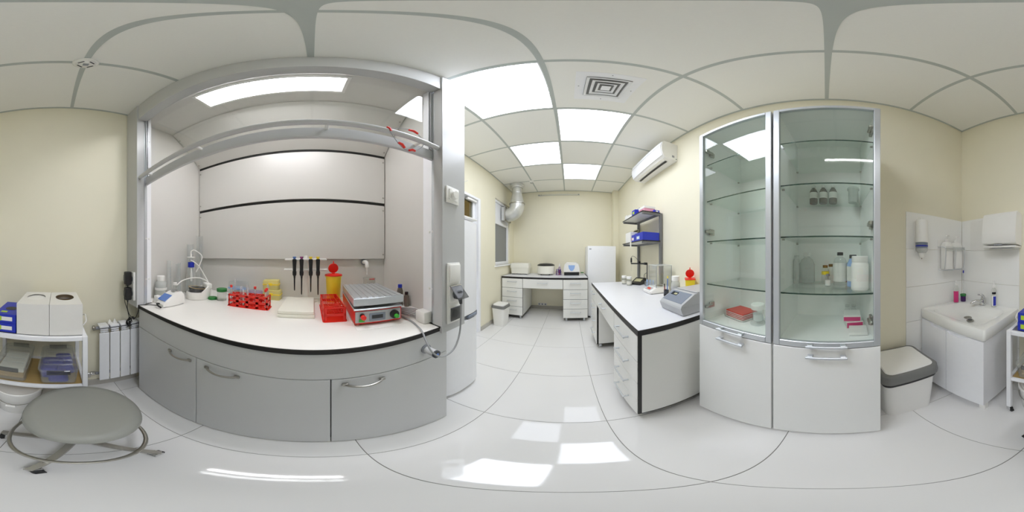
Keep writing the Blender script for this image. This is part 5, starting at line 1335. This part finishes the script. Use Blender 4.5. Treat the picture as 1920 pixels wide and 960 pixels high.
# soap dispenser on the right wall
WX = XR - 0.0085
sd = thing('soap_dispenser', (WX, -0.690, 1.20), 'white tubular wall soap dispenser with grey window', 'soap dispenser')
c = (WX - 0.052, -0.680, 0)
part(MB().lathe([(0.040, 1.322), (0.047, 1.324), (0.047, 1.480), (0.042, 1.492), (0.010, 1.496), (0.010, 1.510), (0, 1.511)], c, 28), 'upper_shell', 'white_plastic', sd)
part(MB().lathe([(0.045, 1.280), (0.0455, 1.3215)], c, 28), 'window', 'device_blue_grey', sd, 'grey level window')
part(MB().lathe([(0.030, 1.2455), (0.044, 1.262), (0.045, 1.2795)], c, 28), 'lower_shell', 'milky_plastic', sd)
part(MB().lathe([(0.0, 1.206), (0.012, 1.210), (0.022, 1.225), (0.024, 1.245)], c, 20), 'push_knob', 'white_plastic', sd)
part(MB().lathe([(0.0462, 1.292), (0.0466, 1.292), (0.0466, 1.302), (0.0462, 1.302)], c, 28, cap=False), 'level_band', 'deep_blue', sd)
part(MB().box(WX - 0.010, WX - 0.0005, -0.720, -0.640, 1.25, 1.49, 0.004, 1), 'back_plate', 'white_plastic', sd)
part(MB().lathe([(0.003, 1.200), (0.003, 1.2058)], c, 8), 'nozzle', 'cardboard', sd)

# double pump-bottle holder
ho = thing('bottle_holder', (WX, -0.99, 1.10), 'clear wire wall holder with two compartments in the corner', 'bottle holder')
hm = MB()
hm.box(WX - 0.004, WX - 0.0005, -1.105, -0.875, 1.12, 1.36, 0.001, 1)
part(hm, 'back_plate', 'white_plastic', ho)
wm = MB()
for y in (-1.105, -0.99, -0.875):
    wm.tube(spline([(WX - 0.004, y, 1.30), (WX - 0.098, y, 1.285), (WX - 0.100, y, 1.20), (WX - 0.085, y, 1.115), (WX - 0.05, y, 1.100), (WX - 0.006, y, 1.105)], 5), 0.0028, 6)
wm.tube([(WX - 0.098, -1.105, 1.285), (WX - 0.098, -0.875, 1.285)], 0.0028, 6).tube([(WX - 0.05, -1.105, 1.100), (WX - 0.05, -0.875, 1.100)], 0.0028, 6)
wm.tube([(WX - 0.09, -1.105, 1.108), (WX - 0.09, -0.875, 1.108)], 0.0028, 6)
part(wm, 'wire_frame', 'aluminium', ho)
part(MB().box(WX - 0.1045, WX - 0.1012, -1.105, -0.875, 1.262, 1.300, 0.001, 1), 'front_band', 'clear_plastic', ho)
for (y, lb) in ((-0.935, 'white pump bottle in the left compartment of the wall holder'), (-1.050, 'white pump bottle in the right compartment of the wall holder')):
    t = thing('pump_bottle', (WX - 0.053, y, 1.112), lb, 'pump bottle', 'white pump bottles in the wall holder')
    x = WX - 0.053
    part(MB().loft([rrect(x, y, 0.070, 0.088, 0.02, 1.1115, 4), rrect(x, y, 0.076, 0.094, 0.022, 1.12, 4), rrect(x, y, 0.076, 0.094, 0.022, 1.315, 4), rrect(x, y, 0.055, 0.070, 0.02, 1.335, 4), rrect(x, y, 0.034, 0.034, 0.015, 1.342, 4)]), 'body', 'white_plastic', t)
    part(MB().lathe([(0.018, 1.3425), (0.018, 1.362), (0.006, 1.366), (0.006, 1.386), (0.011, 1.388), (0.011, 1.396), (0, 1.397)], (x, y, 0), 16), 'pump', 'white_plastic', t)
    part(MB().tube([(x, y, 1.393), (x - 0.035, y + 0.012, 1.392), (x - 0.044, y + 0.014, 1.386)], 0.005, 8), 'spout', 'white_plastic', t)

# paper towel dispenser on the back wall
WYB = YB + 0.0085
td = thing('towel_dispenser', (0.595, WYB, 1.285), 'white paper towel dispenser on the tiled back wall', 'towel dispenser')
poly = [(WYB + 0.0005, 1.30), (WYB + 0.0005, 1.555), (WYB + 0.085, 1.560), (WYB + 0.105, 1.545), (WYB + 0.128, 1.40), (WYB + 0.130, 1.345), (WYB + 0.120, 1.318), (WYB + 0.10, 1.312)]
part(MB().prism(poly, 0.452, 0.738, 'x'), 'cover', 'white_plastic', td)
part(MB().box(0.455, 0.735, WYB + 0.0005, WYB + 0.118, 1.285, 1.2995, 0.006), 'base_tray', 'white_plastic', td)
part(MB().box(0.50, 0.69, WYB + 0.035, WYB + 0.085, 1.2835, 1.2848), 'towel_slot', 'dark_grey', td)
part(MB().box(0.56, 0.63, WYB + 0.119, WYB + 0.124, 1.300, 1.312, 0.002, 1), 'lock', 'mid_grey', td)
MB().box(0.745, 0.955, WYB + 0.0006, WYB + 0.004, 1.27, 1.545, 0.001, 1).solo('notice_sleeve', 'paper', (0.85, WYB, 1.27), 'blank white plastic sleeve on the tiles beside the towel dispenser', 'sleeve')

# big bin between the cabinet and the basin
bb = thing('pedal_bin', (0.885, -0.445, 0), 'large white bin with grey lid rim and black bag beside the sink cabinet', 'waste bin')
part(MB().loft([rrect(0.885, -0.440, 0.265, 0.270, 0.035, 0.0, 5), rrect(0.885, -0.440, 0.30, 0.310, 0.04, 0.39, 5)]), 'tub', 'white_plastic', bb)
part(MB().loft([rrect(0.882, -0.440, 0.312, 0.320, 0.04, 0.3905, 5), rrect(0.880, -0.440, 0.318, 0.326, 0.04, 0.405, 5), rrect(0.880, -0.440, 0.31, 0.32, 0.04, 0.4245, 5)]), 'bag_edge', 'bag_black', bb, 'black bag edge')
part(MB().loft([rrect(0.878, -0.440, 0.335, 0.342, 0.05, 0.425, 5), rrect(0.878, -0.440, 0.340, 0.347, 0.05, 0.445, 5), rrect(0.878, -0.440, 0.330, 0.337, 0.05, 0.492, 5), rrect(0.878, -0.440, 0.318, 0.325, 0.05, 0.500, 5)]), 'lid_rim', 'bin_grey', bb, 'grey lid rim')
part(MB().loft([rrect(0.878, -0.440, 0.285, 0.292, 0.04, 0.5002, 5), rrect(0.878, -0.440, 0.275, 0.282, 0.04, 0.508, 5), rrect(0.878, -0.440, 0.20, 0.21, 0.03, 0.511, 5)]), 'lid', 'white_plastic', bb)

# ================================================================ TROLLEY
tr = thing('utility_trolley', (0.12, -0.975, 0), 'white two-tier metal trolley on casters against the back wall', 'trolley')
TX0, TX1, TY0, TY1 = -0.150, 0.392, -0.790, -1.145
for x in (TX0, TX1 - 0.026):
    for y in (TY0 - 0.026, TY1):
        part(MB().box(x, x + 0.026, y, y + 0.026, 0.062, 0.788, 0.002, 1), 'leg', 'white_paint', tr)
for (z0, z1) in ((0.762, 0.788), (0.386, 0.410)):
    f = MB()
    f.box(TX0 + 0.0265, TX1 - 0.0265, TY0 - 0.022, TY0 - 0.001, z0, z1, 0.002, 1).box(TX0 + 0.0265, TX1 - 0.0265, TY1 + 0.001, TY1 + 0.022, z0, z1, 0.002, 1)
    f.box(TX0 + 0.001, TX0 + 0.022, TY1 + 0.0265, TY0 - 0.0265, z0, z1, 0.002, 1).box(TX1 - 0.022, TX1 - 0.001, TY1 + 0.0265, TY0 - 0.0265, z0, z1, 0.002, 1)
    part(f, 'shelf_frame', 'white_paint', tr)
part(MB().box(TX0 + 0.0225, TX1 - 0.0225, TY1 + 0.0225, TY0 - 0.0225, 0.772, 0.780), 'top_shelf', 'shelf_grey', tr)
part(MB().box(TX0 + 0.0225, TX1 - 0.0225, TY1 + 0.0225, TY0 - 0.0225, 0.390, 0.398), 'lower_shelf', 'tan_wood', tr, 'wood-look lower shelf')
for x in (TX0 - 0.004, TX1 + 0.004):
    s = -1 if x < 0 else 1
    part(MB().tube(spline([(x, TY1 + 0.03, 0.775), (x + s * 0.022, TY1 + 0.04, 0.80), (x + s * 0.026, TY1 + 0.10, 0.825), (x + s * 0.022, TY1 + 0.16, 0.80), (x, TY1 + 0.17, 0.775)], 5), 0.004, 8), 'push_handle', 'white_plastic', tr)
def caster(par, x, y, z1, r=0.024, w_=0.016, local=False, rz=0.0):
    m_ = MB(); m_.M = Matrix.Translation((x, y, 0)) @ Matrix.Rotation(rz, 4, 'Z')
    m_.box(-0.015, 0.015, -w_ / 2 - 0.004, w_ / 2 + 0.004, r * 2 + 0.002, z1, 0.003, 1)
    m_.box(-0.012, r * 0.9, -w_ / 2 - 0.004, -w_ / 2 - 0.001, r * 0.7, r * 2 + 0.003).box(-0.012, r * 0.9, w_ / 2 + 0.001, w_ / 2 + 0.004, r * 0.7, r * 2 + 0.003)
    c_ = part(m_, 'caster', 'chrome', par, local=local)
    m_ = MB(); m_.M = Matrix.Translation((x, y, 0)) @ Matrix.Rotation(rz, 4, 'Z')
    m_.lathe([(r * 0.85, -w_ / 2), (r, -w_ / 2 + 0.002), (r, w_ / 2 - 0.002), (r * 0.85, w_ / 2)], (0.012, 0, r), 20, 'y')
    part(m_, 'wheel', 'black_rubber', c_, local=local)
for x in (TX0 + 0.013, TX1 - 0.013):
    for y in (TY0 - 0.013, TY1 + 0.013):
        caster(tr, x, y, 0.0618, rz=R(random.choice([20, 150, 200])))

# boxes on the trolley
def glove_box(x0, x1, lb, hole_m, inner):
    y0, y1, z0, z1 = -0.816, -1.110, 0.7884, 0.968
    t = thing('dispenser_carton', ((x0 + x1) / 2, (y0 + y1) / 2, z0), lb, 'carton', 'white cartons on the trolley')
    m_ = MB()
    th = 0.003
    m_.box(x0, x1, y0 - th, y0, z0, z1).box(x0, x1, y1, y1 + th, z0, z1).box(x0, x0 + th, y1 + th, y0 - th, z0, z1).box(x1 - th, x1, y1 + th, y0 - th, z0, z1).box(x0 + th, x1 - th, y1 + th, y0 - th, z0, z0 + th)
    part(m_, 'box', 'carton_white', t)
    cx_, cy_ = (x0 + x1) / 2, y0 - 0.165
    n = 24
    inn = [(cx_ + 0.055 * math.cos(2 * math.pi * k / n + R(45) - math.pi / n * 0), cy_ + 0.075 * math.sin(2 * math.pi * k / n + R(45))) for k in range(n)]
    out = []
    for k in range(n):
        a = 2 * math.pi * k / n + R(45)
        dx, dy = math.cos(a), math.sin(a)
        sx_ = ((x1 - cx_) if dx > 0 else (cx_ - x0)) / max(abs(dx), 1e-6); sy_ = ((y0 - cy_) if dy > 0 else (cy_ - y1)) / max(abs(dy), 1e-6)
        s_ = min(sx_, sy_)
        out.append((cx_ + dx * s_, cy_ + dy * s_))
    # exact corners
    for (qx, qy) in ((x0, y0), (x1, y0), (x0, y1), (x1, y1)):
        k = min(range(n), key=lambda i: (out[i][0] - qx) ** 2 + (out[i][1] - qy) ** 2)
        out[k] = (qx, qy)
    zt, zb = z1 + 0.002, z1 + 0.0002
    rings = [[(p[0], p[1], zt) for p in out], [(p[0], p[1], zt) for p in inn], [(p[0], p[1], zb) for p in inn], [(p[0], p[1], zb) for p in out]]
    part(MB().loft(rings, closed=True), 'top_flap', 'carton_white', t)
    part(MB().box(x0 + th + 0.001, x1 - th - 0.001, y1 + th + 0.001, y0 - th - 0.001, z0 + 0.02, z1 - (0.008 if inner == 'paper' else 0.045)), 'contents', inner, t)
glove_box(0.0415, 0.208, 'white carton with white tissue showing in its oval opening, on the trolley', None, 'paper')
glove_box(-0.128, 0.0395, 'white carton with dark empty oval opening, on the trolley', None, 'cardboard')
for k, lb in enumerate(('lower blue glove box with lime stripe on the trolley', 'upper blue glove box with lime stripe on the trolley')):
    z = 0.7884 + 0.0555 * k
    x0, x1, y0, y1 = 0.214, 0.338, -0.818 - 0.004 * k, -1.07
    t = thing('glove_box', ((x0 + x1) / 2, (y0 + y1) / 2, z), lb, 'box', 'blue glove boxes on the trolley')
    part(MB().box(x0, x1, y1, y0, z, z + 0.055, 0.0015, 1), 'box', 'blue', t)
    part(MB().box(x0 + 0.02, x1 - 0.045, y0 + 0.0002, y0 + 0.001, z + 0.016, z + 0.040), 'white_stripe', 'paper', t)
    part(MB().box(x1 - 0.044, x1 - 0.018, y0 + 0.0002, y0 + 0.001, z + 0.014, z + 0.042), 'lime_stripe', 'lime', t)
    if k:
        part(MB().lathe([(0.034, 0), (0.034, 0.0008), (0, 0.0008)], (x0 + 0.055, y0 - 0.11, z + 0.0552), 20), 'opening', 'black_plastic', t)
        part(MB().box(x0 + 0.06, x0 + 0.095, y0 - 0.055, y0 - 0.03, z + 0.0552, z + 0.056), 'lime_patch', 'lime', t)

# clear tubs on the lower shelf
def tub(x0, x1, y0, y1, z, h, label, fillm, rz=0.0):
    t = thing('storage_tub', ((x0 + x1) / 2, (y0 + y1) / 2, z), label, 'storage tub', 'clear storage tubs on the trolley')
    cx_, cy_, w_, d_ = (x0 + x1) / 2, (y0 + y1) / 2, x1 - x0, abs(y1 - y0)
    r = [rrect(cx_, cy_, w_ * 0.86, d_ * 0.88, 0.02, z, 4), rrect(cx_, cy_, w_ * 0.95, d_ * 0.95, 0.025, z + h * 0.86, 4), rrect(cx_, cy_, w_, d_, 0.028, z + h * 0.87, 4), rrect(cx_, cy_, w_, d_, 0.028, z + h * 0.93, 4)]
    r += [rrect(cx_, cy_, w_ * 0.93, d_ * 0.93, 0.024, z + h * 0.93, 4), rrect(cx_, cy_, w_ * 0.84, d_ * 0.86, 0.018, z + 0.003, 4)]
    part(MB().loft(r), 'tub', 'tub_plastic', t)
    lid = part(MB().loft([rrect(cx_, cy_, w_ * 1.0, d_ * 1.0, 0.03, z + h * 0.935, 4), rrect(cx_, cy_, w_ * 1.0, d_ * 1.0, 0.03, z + h * 0.965, 4), rrect(cx_, cy_, w_ * 0.88, d_ * 0.88, 0.03, z + h, 4)]), 'lid', 'tub_plastic', t)
    for k in range(5):
        yy = cy_ - d_ * 0.32 + d_ * 0.16 * k
        part(MB().box(cx_ - w_ * 0.36, cx_ + w_ * 0.36, yy - 0.006, yy + 0.006, z + h + 0.0002, z + h + 0.003, 0.001, 1), 'lid_rib', 'tub_plastic', lid)
    for (yy, s) in ((max(y0, y1), 1), (min(y0, y1), -1)):
        part(MB().box(cx_ - w_ * 0.28, cx_ + w_ * 0.28, yy + s * 0.0005, yy + s * 0.008, z + h * 0.72, z + h * 0.98, 0.003, 1), 'clip', 'smoke_clear', t)
    if fillm == 'deep_blue':
        n = 6
        for k in range(n):
            xx = cx_ + w_ * 0.22 * math.sin(k * 2.1); yy = cy_ + d_ * (0.28 - 0.11 * k)
            part(MB().loft([rrect(xx, yy, w_ * 0.5, d_ * 0.26, 0.02, z + 0.006 + 0.010 * (k % 3), 4), rrect(xx + 0.008, yy, w_ * 0.46, d_ * 0.28, 0.025, z + h * (0.45 + 0.1 * (k % 2)), 4), rrect(xx, yy + 0.01, w_ * 0.3, d_ * 0.16, 0.02, z + h * (0.60 + 0.1 * (k % 2)), 4)]), 'blue_bundle', 'deep_blue', t)
    else:
        for k in range(3):
            part(MB().box(cx_ - w_ * 0.36, cx_ + w_ * 0.36, cy_ - d_ * 0.36, cy_ + d_ * 0.36, z + 0.006 + 0.026 * k, z + 0.030 + 0.026 * k, 0.003, 1), 'wooden_block', fillm if k < 2 else 'cream_plastic', t)
tub(-0.112, 0.100, -0.800, -1.115, 0.4105, 0.135, 'clear storage tub with blue bundles on the lower shelf', 'deep_blue')
tub(0.150, 0.352, -0.800, -1.115, 0.4105, 0.135, 'clear storage tub with light wooden pieces on the lower shelf', 'tan_wood')

bu = thing('plastic_bucket', (0.225, -0.93, 0), 'white lidded plastic bucket under the trolley', 'bucket')
c = (0.225, -0.935, 0)
part(MB().lathe([(0.118, 0.0), (0.120, 0.004), (0.136, 0.235), (0.139, 0.237), (0.139, 0.25)], c, 36), 'body', 'white_plastic', bu)
part(MB().lathe([(0.142, 0.2505), (0.146, 0.254), (0.146, 0.272), (0.140, 0.278), (0.132, 0.276), (0.128, 0.270), (0, 0.270)], c, 36), 'lid', 'white_plastic', bu)
part(MB().tube([(c[0] + 0.141 * math.cos(a), c[1] + 0.141 * math.sin(a), 0.215 - 0.06 * math.sin(a)) for a in [R(180) * k / 14 for k in range(15)]], 0.0028, 6), 'bail_handle', 'steel', bu)
part(MB().tube([(c[0] - 0.02, c[1] + 0.158, 0.155), (c[0] + 0.03, c[1] + 0.158, 0.155)], 0.009, 10), 'grip', 'white_plastic', bu)

# ================================================================ RADIATOR
ra = thing('radiator', (-0.45, -1.12, 0.10), 'white sectional aluminium radiator on the back wall beside the fume hood', 'radiator')
for k in range(5):
    x0 = -0.288 - 0.0795 * k; x1 = x0 - 0.0735
    if k == 4: x1 = -0.655
    s = MB()
    s.box(x1, x0, -1.098, -1.088, 0.145, 0.640, 0.003, 1)
    s.box(x1 + 0.030, x0 - 0.030, -1.165, -1.0985, 0.145, 0.660)
    s.box(x1 + 0.002, x0 - 0.002, -1.165, -1.091, 0.682, 0.700, 0.006)
    se = part(s, 'section', 'white_paint', ra)
    for j in range(2):
        part(MB().box(x1 + 0.008, x0 - 0.008, -1.102, -1.090, 0.648 + 0.017 * j, 0.655 + 0.017 * j), 'grille_bar', 'white_paint', se)
for z in (0.668, 0.20):
    part(MB().tube([(-0.27, -1.135, z), (-0.66, -1.135, z)], 0.014, 12), 'header_pipe', 'mid_grey', ra)
part(MB().lathe([(0.017, -0.269), (0.021, -0.262), (0.021, -0.250), (0.012, -0.246)], (0, -1.135, 0.672), 16, 'x'), 'end_plug', 'steel', ra)
part(MB().lathe([(0.014, -0.269), (0.018, -0.262), (0.018, -0.235), (0.012, -0.230), (0.012, -0.205)], (0, -1.135, 0.205), 16, 'x'), 'valve', 'chrome', ra)
part(MB().tube([(-0.225, -1.135, 0.205), (-0.225, -1.135, 0.165), (-0.225, -1.188, 0.160)], 0.010, 10), 'supply_pipe', 'chrome', ra)
for x in (-0.375, -0.415):
    part(MB().lathe([(0.016, 0.7002), (0.013, 0.708), (0.010, 0.722), (0.003, 0.734)], (x, -1.13, 0), 14), 'bracket_cap', 'white_plastic', ra)

# ================================================================ STOOL
sx_, sy_ = -0.083, -0.547
stl = thing('round_stool', (sx_, sy_, 0), 'round grey padded stool on a five-star caster base', 'stool')
part(MB().lathe([(0.170, 0.405), (0.190, 0.408), (0.199, 0.420), (0.199, 0.440), (0.192, 0.455), (0.165, 0.461), (0.08, 0.463), (0, 0.463)], (sx_, sy_, 0), 56), 'seat', 'seat_grey', stl, angle=60)
part(MB().lathe([(0.199, 0.424), (0.2005, 0.427), (0.199, 0.430)], (sx_, sy_, 0), 56, cap=False), 'seam', 'seat_grey', stl)
part(MB().lathe([(0.10, 0.398), (0.10, 0.4045)], (sx_, sy_, 0), 24).lathe([(0.016, 0.20), (0.016, 0.398)], (sx_, sy_, 0), 16).lathe([(0.027, 0.075), (0.027, 0.20)], (sx_, sy_, 0), 16), 'column', 'chrome', stl)
rcx, rcy, rr, rz_ = -0.067, -0.540, 0.222, 0.185
part(MB().tube([(rcx + rr * math.cos(2 * math.pi * k / 48), rcy + rr * math.sin(2 * math.pi * k / 48), rz_) for k in range(48)], 0.008, 10, True), 'foot_ring', 'steel', stl, 'steel foot ring')
bcx, bcy = -0.066, -0.545
A0_ = math.degrees(math.atan2(-0.315 - bcy, 0.047 - bcx))
for k in range(5):
    a = R(A0_ + 72 * k)
    ex, ey = bcx + 0.255 * math.cos(a), bcy + 0.255 * math.sin(a)
    m_ = MB()
    u = (math.cos(a), math.sin(a)); n_ = (-u[1], u[0])
    def sec(r, hw, z0, z1):
        return [(bcx + u[0] * r + n_[0] * hw, bcy + u[1] * r + n_[1] * hw, z0), (bcx + u[0] * r - n_[0] * hw, bcy + u[1] * r - n_[1] * hw, z0), (bcx + u[0] * r - n_[0] * hw, bcy + u[1] * r - n_[1] * hw, z1), (bcx + u[0] * r + n_[0] * hw, bcy + u[1] * r + n_[1] * hw, z1)]
    m_.loft([sec(0.0, 0.014, 0.105, 0.135), sec(0.14, 0.012, 0.078, 0.100), sec(0.275, 0.011, 0.058, 0.074)])
    leg = part(m_, 'leg', 'satin_nickel', stl)
    caster(leg, ex, ey, 0.0578, r=0.022, w_=0.026, rz=a + R(60))
    if k in (0, 2, 3):
        part(MB().tube([(rcx + (rr) * math.cos(a), rcy + rr * math.sin(a), rz_ - 0.006), (bcx + u[0] * 0.205, bcy + u[1] * 0.205, 0.082)], 0.006, 8), 'ring_strut', 'steel', stl)
